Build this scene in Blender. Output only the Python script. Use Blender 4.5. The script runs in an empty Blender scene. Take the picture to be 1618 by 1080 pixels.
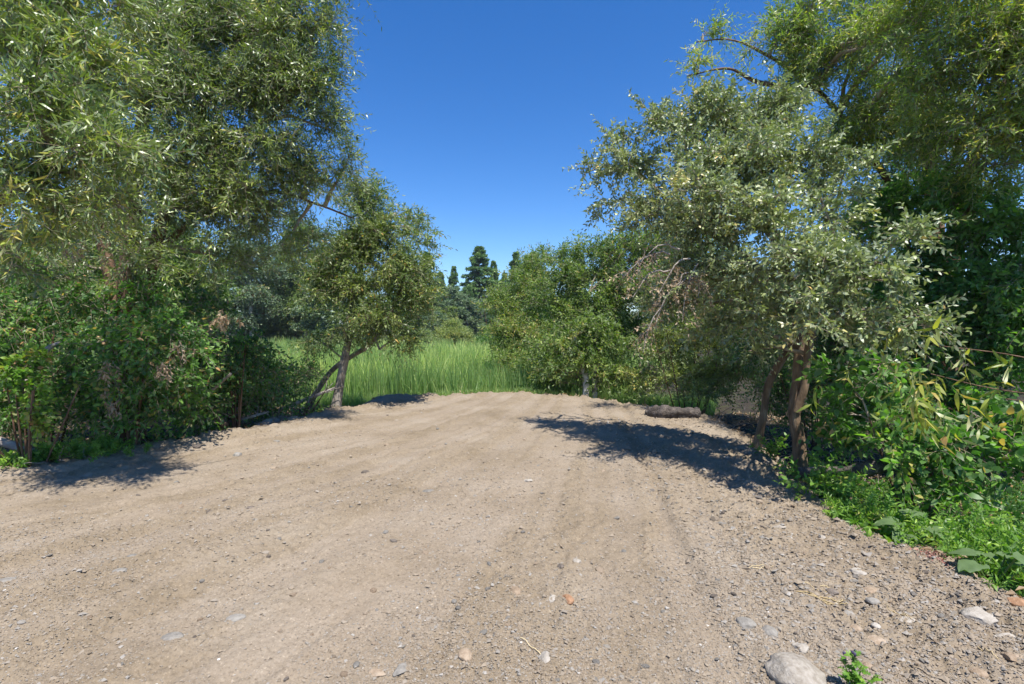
import bpy, bmesh, math, random
import numpy as np
from mathutils import Vector, Matrix

SC = bpy.context.scene
COL = SC.collection
TAU = 2 * math.pi
F = 809.0                       # focal length in photograph pixels (90 degrees across)
EYE = 1.6
PITCH = -math.atan(20 / F)      # the horizon stands 20 px above the middle of the frame

# ------------------------------------------------------------------ camera
cam = bpy.data.cameras.new('camera')
cam.sensor_width = 36; cam.lens = 36 * F / 1618
cam.clip_start = 0.05; cam.clip_end = 6000
camo = bpy.data.objects.new('camera', cam); COL.objects.link(camo)
camo.location = (0, 0, EYE); camo.rotation_euler = (math.pi / 2 + PITCH, 0, 0)
SC.camera = camo
CP, SP = math.cos(PITCH), math.sin(PITCH)

def at(px, py, d):
    """world point that the photograph shows at (px, py), d metres ahead"""
    u, v = (px - 809) / F, (540 - py) / F
    y, z = CP - SP * v, SP + CP * v
    return np.array([u * d / y, d, EYE + z * d / y])

def on_ground(px, py, z=0.0):
    u, v = (px - 809) / F, (540 - py) / F
    y, zz = CP - SP * v, SP + CP * v
    k = (z - EYE) / zz
    return u * k, y * k

# ------------------------------------------------------------------ noise
def _hash(i, j, seed):
    n = (i.astype(np.int64) * 374761393 + j.astype(np.int64) * 668265263 + seed * 974634777) & 0x7fffffff
    n = ((n ^ (n >> 13)) * 1274126177) & 0x7fffffff
    return ((n ^ (n >> 16)) & 0xffff) / 65535.0

def vnoise(x, y, seed=0):
    xi, yi = np.floor(x), np.floor(y)
    fx, fy = x - xi, y - yi
    fx = fx * fx * fx * (fx * (fx * 6 - 15) + 10); fy = fy * fy * fy * (fy * (fy * 6 - 15) + 10)
    xi, yi = xi.astype(np.int64), yi.astype(np.int64)
    a, b = _hash(xi, yi, seed), _hash(xi + 1, yi, seed)
    c, d = _hash(xi, yi + 1, seed), _hash(xi + 1, yi + 1, seed)
    return (a + (b - a) * fx) * (1 - fy) + (c + (d - c) * fx) * fy - 0.5

def fbm(x, y, seed=0, oct=4, gain=0.5):
    s, a = 0, 1.0
    for o in range(oct):
        ca, sa = math.cos(o * 1.3), math.sin(o * 1.3)
        s = s + a * vnoise((x * ca - y * sa) * 2 ** o + 17.3 * o, (x * sa + y * ca) * 2 ** o + 5.1 * o, seed + o)
        a *= gain
    return s

def sstep(a, b, x):
    t = np.clip((x - a) / (b - a), 0, 1)
    return t * t * (3 - 2 * t)

# ------------------------------------------------------------------ terrain heights
EDGE_PX = [(0, 745), (180, 716), (300, 692), (440, 672), (520, 652), (600, 630), (700, 626), (790, 624), (870, 625), (950, 631),
           (1040, 641), (1110, 655), (1190, 706), (1230, 742), (1280, 782), (1350, 826), (1450, 872), (1530, 912), (1618, 954)]
EDGE = [on_ground(*p) for p in EDGE_PX]
EDGE = [(-11.0, -6.0), (-10.0, 3.0), (-8.2, 4.9)] + EDGE + [(3.1, 2.2), (3.3, 0.5), (3.2, -6.0)]
EDGE = np.array(EDGE)

def sdist(x, y):
    """signed distance to the edge of the dirt, negative inside"""
    n = len(EDGE); best = np.full(x.shape, 1e9); inside = np.zeros(x.shape, bool)
    for i in range(n):
        ax, ay = EDGE[i]; bx, by = EDGE[(i + 1) % n]
        ex, ey = bx - ax, by - ay
        t = np.clip(((x - ax) * ex + (y - ay) * ey) / (ex * ex + ey * ey), 0, 1)
        best = np.minimum(best, (x - ax - ex * t) ** 2 + (y - ay - ey * t) ** 2)
        if ay != by:
            c = ((ay > y) != (by > y)) & (x < (bx - ax) * (y - ay) / (by - ay) + ax)
            inside ^= c
    d = np.sqrt(best)
    return np.where(inside, -d, d)

def track_band(x, y):
    """long curving streaks of loose soil between the rolled strips"""
    q = (x - 2.27) * np.exp(0.13 * (y - 5))
    return fbm(q * 2.6 + .25 * vnoise(x * .9, y * .9, 17), y * .16 + q * .2, 19, 3, .7) + .12 * vnoise(x * 1.5, y * 1.5, 18)

def dirt_h(x, y, fine=True):
    x = np.asarray(x, float); y = np.asarray(y, float)
    s = sdist(x, y) + 0.22 * fbm(x * 1.4, y * 1.4, 41, 4)
    q = (x - 2.27) * np.exp(0.13 * (y - 5))              # runs across the curving tyre tracks
    z = 0.05 * fbm(x * 0.5, y * 0.5, 3, 3)
    z = z + 0.034 * (1 - .75 * sstep(6.5, 11, y)) * fbm(q * 2.2, y * 0.22 + q * .3, 11, 3, .6) * (0.55 + sstep(1.0, -3.0, x))
    z = z + 0.020 * np.minimum(fbm(q * 6.0, y * 0.35, 12, 3, .6), 0.04) * (.6 + fbm(x * .8, y * .8, 14, 2))
    z = z + 0.008 * np.minimum(fbm(q * 17.0, y * 1.1, 15, 2, .6), 0.06)
    # step where the rolled track meets the looser stony shoulder on the right
    rt = np.abs(x - (0.95 + 0.16 * (y - 2.0) + 0.1 * fbm(y * .9, x * 0, 77, 3)))
    z = z - 0.022 * np.exp(-(rt / 0.07) ** 2) + 0.015 * np.exp(-((rt - .17) / 0.1) ** 2)
    # heap pushed up beside the small tree and churned soil along the edges
    z = z + 0.07 * np.exp(-(((x + 2.75) / .55) ** 2 + ((y - 11.9) / .4) ** 2))
    band = track_band(x, y)
    rough = sstep(-1.6, -0.1, s) + 0.3 * sstep(1.2, 2.2, x) + .7 * sstep(.08, .3, band) - .25 * sstep(-.02, -.25, band)
    z = z + .008 * sstep(.05, .3, band)
    z = z + (0.035 + 0.045 * rough) * 0.5 * fbm(x * 3.1, y * 3.1, 21, 4, .55)
    z = z + 0.06 * sstep(-0.9, -0.25, s) * (x < 2) * (0.6 + fbm(x * 1.1, y * 1.1, 5, 2))
    if fine:
        r = fbm(x * 14, y * 14, 31, 3, .6)
        z = z + 0.026 * (0.5 + rough) * r
        c = fbm(x * 42, y * 42, 33, 3, .65)
        z = z + 0.015 * (0.6 + .6 * rough) * (np.abs(c) * 1.3 - .2)
        z = z + 0.007 * vnoise(x * 130, y * 130, 37)
    return z - 0.75 * sstep(-0.05, 1.1, s) * (1 + 0.2 * fbm(x * 4, y * 4, 52, 3))

def land_h(x, y):
    x = np.asarray(x, float); y = np.asarray(y, float)
    s = sdist(x, y)
    side = np.where(x > 0, -0.36, -0.16)
    base = side + (-0.62 - side) * sstep(11.0, 13.5, y)
    z = base + 0.12 * fbm(x * .7, y * .7, 61, 4) + 0.05 * fbm(x * 4, y * 4, 63, 3) * (np.abs(y) < 40)
    return z - 0.6 * sstep(0.15, -1.3, s)

# ------------------------------------------------------------------ mesh helpers
def make_mesh(name, V, faces, mats, smooth=True, attrs=None, fmat=None):
    """V (n,3); faces a list of (m,k) index arrays; fmat one material index per face array"""
    me = bpy.data.meshes.new(name)
    V = np.asarray(V, np.float32)
    me.vertices.add(len(V)); me.vertices.foreach_set('co', V.ravel())
    faces = [f for f in faces if len(f)] if fmat is None else faces
    idx = np.concatenate([np.asarray(f).ravel() for f in faces]).astype(np.int32)
    cnt = np.concatenate([np.full(len(f), np.asarray(f).shape[1]) for f in faces if len(f)])
    st = np.concatenate([[0], np.cumsum(cnt)[:-1]]).astype(np.int32)
    me.loops.add(len(idx)); me.loops.foreach_set('vertex_index', idx)
    me.polygons.add(len(cnt)); me.polygons.foreach_set('loop_start', st)
    for m in (mats if isinstance(mats, (list, tuple)) else [mats]):
        me.materials.append(m)
    if fmat is not None:
        mi = np.concatenate([np.full(len(f), k) for f, k in zip(faces, fmat) if len(f)]).astype(np.int32)
        me.polygons.foreach_set('material_index', mi)
    me.polygons.foreach_set('use_smooth', np.full(len(cnt), bool(smooth)))
    for k, a in (attrs or {}).items():
        me.attributes.new(k, 'FLOAT', 'POINT').data.foreach_set('value', np.asarray(a, np.float32))
    me.update(calc_edges=True)
    return me

def link(name, data, parent=None, loc=None):
    o = bpy.data.objects.new(name, data); COL.objects.link(o)
    if parent is not None: o.parent = parent
    if loc is not None: o.location = loc
    return o

def tag(o, label=None, cat=None, group=None, kind=None):
    if label: o['label'] = label
    if cat: o['category'] = cat
    if group: o['group'] = group
    if kind: o['kind'] = kind
    return o

def thing(name, label, cat, loc, group=None):
    return tag(link(name, None, None, loc), label, cat, group)

class Geo:
    """collects vertices, faces and a tone per vertex for one mesh"""
    def __init__(s): s.v, s.t, s.f, s.m, s.n = [], [], [], [], 0
    def add(s, V, faces, tone=0.5, mat=0):
        V = np.asarray(V, float).reshape(-1, 3)
        if not len(V): return
        s.v.append(V); s.t.append(np.broadcast_to(np.asarray(tone, float), (len(V),)))
        for f in faces:
            if len(f): s.f.append(np.asarray(f) + s.n); s.m.append(mat)
        s.n += len(V)
    def mesh(s, name, mats, base=(0, 0, 0), smooth=True):
        V = np.concatenate(s.v) - np.asarray(base)
        return make_mesh(name, V, s.f, mats, smooth, {'tone': np.concatenate(s.t)}, s.m)

def unit(a): return a / np.maximum(np.linalg.norm(a, axis=-1, keepdims=True), 1e-9)

def tubes(paths, radii, sides=4, cap=False):
    """paths (n,k,3), radii (n,k) -> V, quads"""
    n, k, _ = paths.shape
    T = unit(np.gradient(paths, axis=1))
    ref = np.where(np.abs(T[:, :1, 2:3]) > 0.8, np.array([1.0, 0.1, 0]), np.array([0, 0.1, 1.0]))
    A = unit(np.cross(T, np.broadcast_to(ref, T.shape))); B = np.cross(T, A)
    an = np.arange(sides) * TAU / sides
    V = paths[:, :, None] + radii[:, :, None, None] * (A[:, :, None] * np.cos(an)[:, None] + B[:, :, None] * np.sin(an)[:, None])
    i = np.arange(n)[:, None, None] * k * sides; j = np.arange(k - 1)[None, :, None] * sides; s = np.arange(sides)[None, None]
    s2 = (s + 1) % sides
    q = np.stack(np.broadcast_arrays(i + j + s, i + j + s2, i + j + sides + s2, i + j + sides + s), -1).reshape(-1, 4)
    fs = [q]
    if cap:
        for e in (0, k - 1):
            c = (np.arange(n)[:, None] * k * sides + e * sides + np.arange(sides)[None])
            fs.append(c if e else c[:, ::-1])
    return V.reshape(-1, 3), fs

def spline(pts, k):
    """Catmull-Rom through pts (columns x y z r) resampled to k rows"""
    p = np.asarray(pts, float); p = np.vstack([2 * p[0] - p[1], p, 2 * p[-1] - p[-2]])
    t = np.linspace(0, len(p) - 3 - 1e-6, k); i = t.astype(int); u = (t - i)[:, None]
    a, b, c, d = p[i], p[i + 1], p[i + 2], p[i + 3]
    return .5 * (2 * b + (c - a) * u + (2 * a - 5 * b + 4 * c - d) * u ** 2 + (3 * b - a - 3 * c + d) * u ** 3)

def trunk_tube(geo, pts, k=28, sides=12, seed=0, gnarl=.12, cap=False, mat=0, tone=.5):
    c = spline(pts, k)
    V, fs = tubes(c[None, :, :3], c[None, :, 3], sides, cap)
    an = np.tile(np.arange(sides), k) * 1.0; rr = np.repeat(c[:, 3], sides); tt = np.repeat(np.arange(k), sides)
    if c[0, 2] < .3 and c[-1, 2] > 1.2:                       # root flare
        fl = 1 + .5 * np.exp(-np.maximum(0, c[:, 2] - c[0, 2] - .15) / .13); V = np.repeat(c[:, :3], sides, 0) + (V - np.repeat(c[:, :3], sides, 0)) * np.repeat(fl, sides)[:, None]
    w = 1 + gnarl * 2 * vnoise(np.cos(an * TAU / sides) * 1.4 + 9.1 * seed, tt * .45 + np.sin(an * TAU / sides), seed) \
          + gnarl * 1.2 * vnoise(an * .9, tt * .12, seed + 5)
    ctr = np.repeat(c[:, :3], sides, 0)
    geo.add(ctr + (V - ctr) * w[:, None], fs, tone, mat)
    return c

# ------------------------------------------------------------------ leaves
def leaves(geo, P, A, N, L, W, tone, hi=True, mat=1, fold=.07, droop=.16):
    n = len(P)
    if not n: return
    A = unit(A); B = unit(np.cross(N, A)); N = np.cross(A, B)
    L = np.broadcast_to(L, (n,)); W = np.broadcast_to(W, (n,))
    if hi: T = np.array([(0, 0, 0), (.3, -.47, fold), (.3, .47, fold), (.66, -.37, fold * .3 - droop * .35), (.66, .37, fold * .3 - droop * .35), (1, 0, -droop)])
    else: T = np.array([(0, 0, 0), (.42, -.52, fold), (1, 0, -droop * .5), (.42, .52, fold)])
    V = P[:, None] + A[:, None] * (L[:, None] * T[:, 0])[..., None] + B[:, None] * (W[:, None] * T[:, 1])[..., None] + N[:, None] * (L[:, None] * T[:, 2])[..., None]
    o = np.arange(n)[:, None] * len(T)
    fs = [o + np.array([0, 1, 2]), o + np.array([1, 3, 4, 2]), o + np.array([3, 5, 4])] if hi else [o + np.array([0, 1, 2]), o + np.array([0, 2, 3])]
    geo.add(V, fs, np.repeat(tone, len(T)), mat)

def rdir(rng, n): return unit(rng.normal(size=(n, 3)))

class Spec:
    def __init__(s, **k):
        s.leaf, s.wid, s.cov = .07, .014, 2.4          # leaf length, width, leaf area over crown area
        s.shoot, s.nleaf, s.nshoot = .32, 14, 12       # shoot length, leaves on a shoot, shoots on a branch
        s.droop, s.up, s.hi, s.tone, s.tvar = .25, .25, True, .45, .16
        s.flat, s.spread, s.dead, s.shell, s.twig = .55, .85, .0, .42, 1.0
        s.__dict__.update(k)

def shoots(geo, rng, S, D, sp, L, nl, tone, wood=0, thin=.0022):
    """leafy shoots from S along D"""
    n = len(S)
    if not n: return
    k = 4; t = np.linspace(0, 1, k)[None, :, None]
    L = np.broadcast_to(L, (n,)); g = np.array([0, 0, -1.0]) * sp.droop
    bend = rdir(rng, n) * .18
    path = lambda t: S[:, None] + D[:, None] * (L[:, None, None] * t) + (g + bend[:, None]) * (L[:, None, None] * t * t)
    pts = path(t)
    V, fs = tubes(pts, np.linspace(1, .35, k)[None] * thin * np.ones((n, 1)), 3)
    geo.add(V, fs, .5, wood)
    tl = (np.arange(nl)[None, :] + rng.random((n, nl))) / nl * .95 + .07
    q = path(tl[..., None]); T = unit(D[:, None] + 2 * (g + bend[:, None]) * tl[..., None])
    R = unit(np.cross(T, rdir(rng, n)[:, None] + 1e-3)); Q = np.cross(T, R)
    ph = np.arange(nl)[None, :] * 2.4 + rng.random((n, 1)) * 6 + rng.normal(size=(n, nl)) * .3
    A = T * .75 + (R * np.cos(ph)[..., None] + Q * np.sin(ph)[..., None]) * sp.spread + np.array([0, 0, -.12]) + rng.normal(size=(n, nl, 3)) * .12
    N = np.array([0, 0, sp.flat]) + rng.normal(size=(n, nl, 3)) * (1 - sp.flat) * .9
    ll = sp.leaf * (.65 + .6 * rng.random((n, nl))) * (1 - .45 * np.maximum(0, tl - .75) * 2)
    tn = np.clip(tone[:, None] + rng.normal(size=(n, nl)) * sp.tvar * .55 + .12 * (tl - .5), 0.02, .9)
    if sp.dead: tn = np.where(rng.random((n, nl)) < sp.dead, .97, tn)
    leaves(geo, q.reshape(-1, 3), A.reshape(-1, 3), N.reshape(-1, 3), ll.ravel(), ll.ravel() * sp.wid / sp.leaf, tn.ravel(), sp.hi)

def blob(px, py, d, rx, ry, rd=None, k=1.0, t=0.0):
    """one mass of foliage: its middle and pixel radii in the photograph at depth d"""
    s = d / F
    return at(px, py, d), np.array([rx * s, rd if rd else .85 * max(rx, ry) * s, ry * s]), k, t

def ball(x, y, z, rx, ry=None, rz=None, k=1.0, t=0.0):
    return np.array([x, y, z], float), np.array([rx, ry or rx, rz or rx]), k, t

def grow(geo, rng, blobs, anchors, sp, limb=.05):
    """limbs from the nearest anchor to each blob, branches inside the blob, leafy shoots on the branches"""
    anchors = np.asarray(anchors, float)
    for C, R, kk, dt in blobs:
        w = np.linalg.norm((anchors - C) * np.array([1, 1, .8]), axis=1) + np.maximum(0, anchors[:, 2] - C[2]) * 1.5
        A = anchors[np.argmin(w + rng.random(len(w)) * .25)]
        ln = np.linalg.norm(C - A)
        mid = A * .45 + C * .55 + np.array([0, 0, .16 * ln]) + rng.normal(size=3) * .08 * ln
        t = np.linspace(0, 1, 12)[:, None]
        E = C + (C - A) * .25 * min(1, R.mean() / max(ln, .1))
        lp = A * (1 - t) ** 2 + 2 * mid * t * (1 - t) + E * t * t
        lp = lp + (np.sin(t * 9 + rng.random() * 6) * rng.normal(size=3) + np.sin(t * 17) * rng.normal(size=3) * .5) * .02 * ln * np.sin(t * math.pi)
        V, fs = tubes(lp[None], (limb * np.linspace(1, .22, 12) ** 1.1)[None] * min(1.3, .55 + .2 * ln), 7)
        geo.add(V, fs, .5, 0)
        nl = COVK * kk * sp.cov * math.pi * R[0] * R[2] / (.5 * sp.leaf * sp.wid)
        nb = max(3, int(round(nl / (sp.nshoot * sp.nleaf))))
        i = rng.uniform(2.5, 11, nb); i0 = i.astype(int); fr = (i - i0)[:, None]
        B0 = lp[i0] * (1 - fr) + lp[np.minimum(i0 + 1, 11)] * fr
        dr = rdir(rng, nb)
        dr[:, 2] *= np.where(dr[:, 2] < 0, .9, 1)
        B2 = C + dr * R * (rng.random(nb) ** sp.shell)[:, None]
        bl = np.linalg.norm(B2 - B0, axis=1)
        B1 = .5 * (B0 + B2) + np.array([0, 0, .2]) * bl[:, None] + rng.normal(size=(nb, 3)) * .1 * bl[:, None]
        J = rng.normal(size=(nb, 3)) * .05 * bl[:, None]; K = rng.normal(size=(nb, 3)) * .03 * bl[:, None]
        def ev(t, B0=B0, B1=B1, B2=B2, J=J, K=K):
            return B0[:, None] * (1 - t) ** 2 + 2 * B1[:, None] * t * (1 - t) + B2[:, None] * t * t + J[:, None] * np.sin(t * 7) + K[:, None] * np.sin(t * 16)
        tt = np.linspace(0, 1, 7)[None, :, None]
        V, fs = tubes(ev(tt), (np.clip(.0055 * bl, .0028, .02) * sp.twig)[:, None] * np.linspace(1, .3, 7)[None], 4)
        geo.add(V, fs, .5, 0)
        ns = sp.nshoot
        ts = 1 - rng.random((nb, ns)) ** 1.35 * np.clip(.9 * R.mean() / np.maximum(bl, .05), .35, .8)[:, None]
        S = ev(ts[..., None]); T = unit(ev(ts[..., None] + .04) - S)
        D = unit(T * .55 + rdir(rng, nb * ns).reshape(nb, ns, 3) * .85 + np.array([0, 0, sp.up]))
        tb = np.clip(sp.tone + dt + rng.normal(size=nb) * sp.tvar, .05, .85)
        shoots(geo, rng, S.reshape(-1, 3), D.reshape(-1, 3), sp, (sp.shoot * (.55 + .8 * rng.random((nb, ns)))).ravel(), sp.nleaf, np.repeat(tb, ns), thin=.0021 * sp.twig)

def plant_tree(name, label, cat, base, stems, blobs, sp, bark, leafm, seed, group=None, limb=.05, lone=None, k=26, sides=12, anchor_from=.3):
    """stems: lists of (x,y,z,r). One thing > trunk, crown"""
    rng = np.random.default_rng(seed)
    base = np.asarray(base, float)
    root = thing(name, label, cat, base, group)
    tg = Geo(); anch = []
    for n, s in enumerate(stems):
        c = trunk_tube(tg, s, k, sides, seed * 7 + n)
        anch.append(c[int(len(c) * anchor_from):, :3])
    link('trunk', tg.mesh('trunk', bark, base), root)
    cg = Geo()
    grow(cg, rng, blobs, np.concatenate(anch), sp, limb)
    link('crown', cg.mesh('crown', [M_TWIG, leafm], base), root)
    STAT.append((name, cg.n))
    return root
STAT = []
COVK = 1.9

# ------------------------------------------------------------------ materials
def nodes(name):
    m = bpy.data.materials.new(name); m.use_nodes = True
    nt = m.node_tree; nt.nodes.clear()
    out = nt.nodes.new('ShaderNodeOutputMaterial')
    def N(t, **k):
        n = nt.nodes.new(t)
        for a, b in k.items():
            if a.startswith('i_'): n.inputs[a[2:].replace('_', ' ')].default_value = b
            else: setattr(n, a, b)
        return n
    return m, nt, out, N, nt.links.new

def ramp(n, stops, interp='LINEAR'):
    cr = n.color_ramp; cr.interpolation = interp
    while len(cr.elements) > 2: cr.elements.remove(cr.elements[-1])
    for i, (p, c) in enumerate(stops):
        e = cr.elements[i] if i < 2 else cr.elements.new(p)
        e.position = p; e.color = (*c, 1)

def leaf_material(name, stops, under, trans, tmix=.32, rough=.42, spec=.5, gain=1.5):
    m, nt, out, N, L = nodes(name)
    a = N('ShaderNodeAttribute', attribute_name='tone')
    stops = [(q, tuple(min(.7, v * gain) for v in c)) for q, c in stops]; under = tuple(min(.6, v * (1 + (gain - 1) * .4)) for v in under)
    r = N('ShaderNodeValToRGB'); ramp(r, stops); L(a.outputs['Fac'], r.inputs['Fac'])
    g = N('ShaderNodeNewGeometry')
    mx = N('ShaderNodeMix', data_type='RGBA'); mx.inputs['B'].default_value = (*under, 1)
    mf = N('ShaderNodeMath', operation='MULTIPLY'); mf.inputs[1].default_value = .75
    L(g.outputs['Backfacing'], mf.inputs[0]); L(mf.outputs[0], mx.inputs['Factor']); L(r.outputs['Color'], mx.inputs['A'])
    p = N('ShaderNodeBsdfPrincipled'); p.inputs['Roughness'].default_value = rough
    p.inputs['Specular IOR Level'].default_value = spec
    L(mx.outputs['Result'], p.inputs['Base Color'])
    tm = N('ShaderNodeMix', data_type='RGBA', blend_type='MULTIPLY'); tm.inputs['Factor'].default_value = 1
    tm.inputs['B'].default_value = (*trans, 1); L(r.outputs['Color'], tm.inputs['A'])
    tr = N('ShaderNodeBsdfTranslucent'); L(tm.outputs['Result'], tr.inputs['Color'])
    ms = N('ShaderNodeMixShader'); ms.inputs[0].default_value = tmix
    L(p.outputs[0], ms.inputs[1]); L(tr.outputs[0], ms.inputs[2]); L(ms.outputs[0], out.inputs['Surface'])
    return m

def noise_material(name, stops, scale=8, rough=.9, bump=.4, bscale=60, stretch=(1, 1, 1), coord='Object', detail=6, bdist=.01, rnd=0):
    m, nt, out, N, L = nodes(name)
    tc = N('ShaderNodeTexCoord'); mp = N('ShaderNodeMapping'); mp.inputs['Scale'].default_value = stretch
    L(tc.outputs[coord], mp.inputs['Vector'])
    n1 = N('ShaderNodeTexNoise'); n1.inputs['Scale'].default_value = scale; n1.inputs['Detail'].default_value = detail; n1.inputs['Roughness'].default_value = .62
    L(mp.outputs[0], n1.inputs['Vector'])
    r = N('ShaderNodeValToRGB'); ramp(r, stops)
    src = n1.outputs['Fac']
    if rnd:
        oi = N('ShaderNodeObjectInfo'); ma = N('ShaderNodeMath', operation='MULTIPLY_ADD'); ma.inputs[1].default_value = rnd
        sb = N('ShaderNodeMath', operation='SUBTRACT'); sb.inputs[1].default_value = rnd / 2
        L(oi.outputs['Random'], ma.inputs[0]); L(n1.outputs['Fac'], ma.inputs[2]); L(ma.outputs[0], sb.inputs[0]); src = sb.outputs[0]
    L(src, r.inputs['Fac'])
    n2 = N('ShaderNodeTexNoise'); n2.inputs['Scale'].default_value = bscale; n2.inputs['Detail'].default_value = 5; n2.inputs['Roughness'].default_value = .6
    L(mp.outputs[0], n2.inputs['Vector'])
    b = N('ShaderNodeBump'); b.inputs['Strength'].default_value = bump; b.inputs['Distance'].default_value = bdist
    L(n2.outputs['Fac'], b.inputs['Height'])
    p = N('ShaderNodeBsdfPrincipled'); p.inputs['Roughness'].default_value = rough; p.inputs['Specular IOR Level'].default_value = .25
    L(r.outputs['Color'], p.inputs['Base Color']); L(b.outputs[0], p.inputs['Normal']); L(p.outputs[0], out.inputs['Surface'])
    return m

def tone_material(name, stops, rough=.9, spec=.25):
    m, nt, out, N, L = nodes(name)
    a = N('ShaderNodeAttribute', attribute_name='tone'); r = N('ShaderNodeValToRGB'); ramp(r, stops)
    L(a.outputs['Fac'], r.inputs['Fac'])
    p = N('ShaderNodeBsdfPrincipled'); p.inputs['Roughness'].default_value = rough; p.inputs['Specular IOR Level'].default_value = spec
    L(r.outputs['Color'], p.inputs['Base Color']); L(p.outputs[0], out.inputs['Surface'])
    return m

def dirt_material():
    m, nt, out, N, L = nodes('dry_dirt')
    tc = N('ShaderNodeTexCoord')
    def noise(sc, det=5, ro=.6):
        n = N('ShaderNodeTexNoise'); n.inputs['Scale'].default_value = sc; n.inputs['Detail'].default_value = det; n.inputs['Roughness'].default_value = ro
        L(tc.outputs['Object'], n.inputs['Vector']); return n
    a = noise(.9, 8, .65); r1 = N('ShaderNodeValToRGB')
    ramp(r1, [(.30, (.205, .162, .110)), (.48, (.262, .211, .151)), (.66, (.298, .248, .187))]); L(a.outputs['Fac'], r1.inputs['Fac'])
    b = noise(38, 6, .7); r2 = N('ShaderNodeValToRGB'); ramp(r2, [(.25, (.62, .60, .57)), (.5, (1, 1, 1)), (.72, (1.0, 1.0, 1.0)), (.8, (1.35, 1.35, 1.33))])
    L(b.outputs['Fac'], r2.inputs['Fac'])
    mx = N('ShaderNodeMix', data_type='RGBA', blend_type='MULTIPLY'); mx.inputs['Factor'].default_value = 1
    L(r1.outputs['Color'], mx.inputs['A']); L(r2.outputs['Color'], mx.inputs['B'])
    v = N('ShaderNodeTexVoronoi'); v.inputs['Scale'].default_value = 120; L(tc.outputs['Object'], v.inputs['Vector'])
    r3 = N('ShaderNodeValToRGB'); ramp(r3, [(0, (.72, .72, .74)), (.35, (.95, .93, .9)), (.8, (1.0, 1.0, 1.0)), (.97, (1.5, 1.5, 1.5))])
    L(v.outputs['Color'], r3.inputs['Fac'])
    m2 = N('ShaderNodeMix', data_type='RGBA', blend_type='MULTIPLY'); m2.inputs['Factor'].default_value = .8
    L(mx.outputs['Result'], m2.inputs['A']); L(r3.outputs['Color'], m2.inputs['B'])
    at_ = N('ShaderNodeAttribute', attribute_name='loose'); r4 = N('ShaderNodeValToRGB'); ramp(r4, [(.25, (1.05, 1.05, 1.06)), (.5, (1, 1, 1)), (.66, (.965, .955, .93)), (.85, (.93, .92, .89))])
    L(at_.outputs['Fac'], r4.inputs['Fac'])
    m3 = N('ShaderNodeMix', data_type='RGBA', blend_type='MULTIPLY'); m3.inputs['Factor'].default_value = 1
    L(m2.outputs['Result'], m3.inputs['A']); L(r4.outputs['Color'], m3.inputs['B']); m2 = m3
    n3 = noise(170, 4, .6)
    bu = N('ShaderNodeBump'); bu.inputs['Strength'].default_value = .55; bu.inputs['Distance'].default_value = .008
    L(n3.outputs['Fac'], bu.inputs['Height'])
    p = N('ShaderNodeBsdfPrincipled'); p.inputs['Roughness'].default_value = .95; p.inputs['Specular IOR Level'].default_value = .15
    L(m2.outputs['Result'], p.inputs['Base Color']); L(bu.outputs[0], p.inputs['Normal']); L(p.outputs[0], out.inputs['Surface'])
    return m

DEADC = (.30, .17, .075)
M_WILLOW = leaf_material('willow_leaf', [(0, (.030, .060, .013)), (.45, (.088, .122, .023)), (.85, (.185, .218, .040)), (.95, (.34, .23, .06))], (.20, .23, .13), (1.6, 1.9, .7), .22, .40, .7, gain=1.95)
M_SUNNY = leaf_material('sunny_willow_leaf', [(0, (.034, .064, .012)), (.45, (.085, .128, .024)), (.85, (.18, .225, .038)), (.95, (.34, .23, .06))], (.20, .23, .11), (1.6, 1.9, .6), .34, .42, .5, gain=1.85)
M_OLIVE = leaf_material('olive_leaf', [(0, (.033, .060, .014)), (.45, (.082, .116, .028)), (.85, (.175, .200, .045)), (.95, (.36, .22, .06))], (.15, .18, .08), (1.6, 1.8, .7), .28, .45, .5, gain=2.0)
M_GREY = leaf_material('grey_green_leaf', [(0, (.044, .070, .026)), (.45, (.118, .147, .053)), (.85, (.212, .230, .088)), (.95, (.40, .25, .09))], (.22, .25, .16), (1.5, 1.7, .7), .20, .42, .65, gain=1.95)
M_BROAD = leaf_material('broad_leaf', [(0, (.020, .052, .010)), (.45, (.052, .110, .022)), (.85, (.120, .200, .036)), (.95, DEADC)], (.10, .16, .06), (1.5, 2.0, .6), .38, .46, .45, gain=2.0)
M_BRIGHT = leaf_material('bright_leaf', [(0, (.045, .105, .012)), (.45, (.105, .205, .028)), (.85, (.215, .31, .045)), (.95, DEADC)], (.14, .22, .07), (1.5, 1.8, .6), .36, .46, .4, gain=1.4)
M_MID = leaf_material('mid_green_leaf', [(0, (.034, .070, .016)), (.45, (.098, .148, .031)), (.85, (.185, .228, .052)), (.95, DEADC)], (.15, .2, .09), (1.5, 1.8, .7), .36, .48, .4)
M_TWIG = noise_material('pale_twig', [(.3, (.17, .13, .09)), (.5, (.30, .24, .175)), (.7, (.42, .36, .28))], 9, .85, .4, 30, bdist=.01)
M_BLUE = leaf_material('blue_green_leaf', [(0, (.034, .064, .026)), (.45, (.074, .118, .050)), (.85, (.140, .19, .080)), (.95, DEADC)], (.15, .19, .14), (1.4, 1.6, .9), .28, .5, gain=1.7)
M_NEEDLE = leaf_material('pine_needles', [(0, (.018, .036, .016)), (.45, (.040, .068, .028)), (.85, (.080, .105, .040)), (.95, DEADC)], (.05, .08, .035), (1.3, 1.5, .7), .25, .55, gain=4.2)
M_DEADLEAF = leaf_material('dry_leaf', [(0, (.20, .125, .065)), (.45, (.36, .26, .16)), (.85, (.52, .41, .28)), (.95, (.55, .43, .3))], (.45, .33, .2), (1.2, 1.1, .8), .25, .6, .3, gain=1.0)
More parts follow.
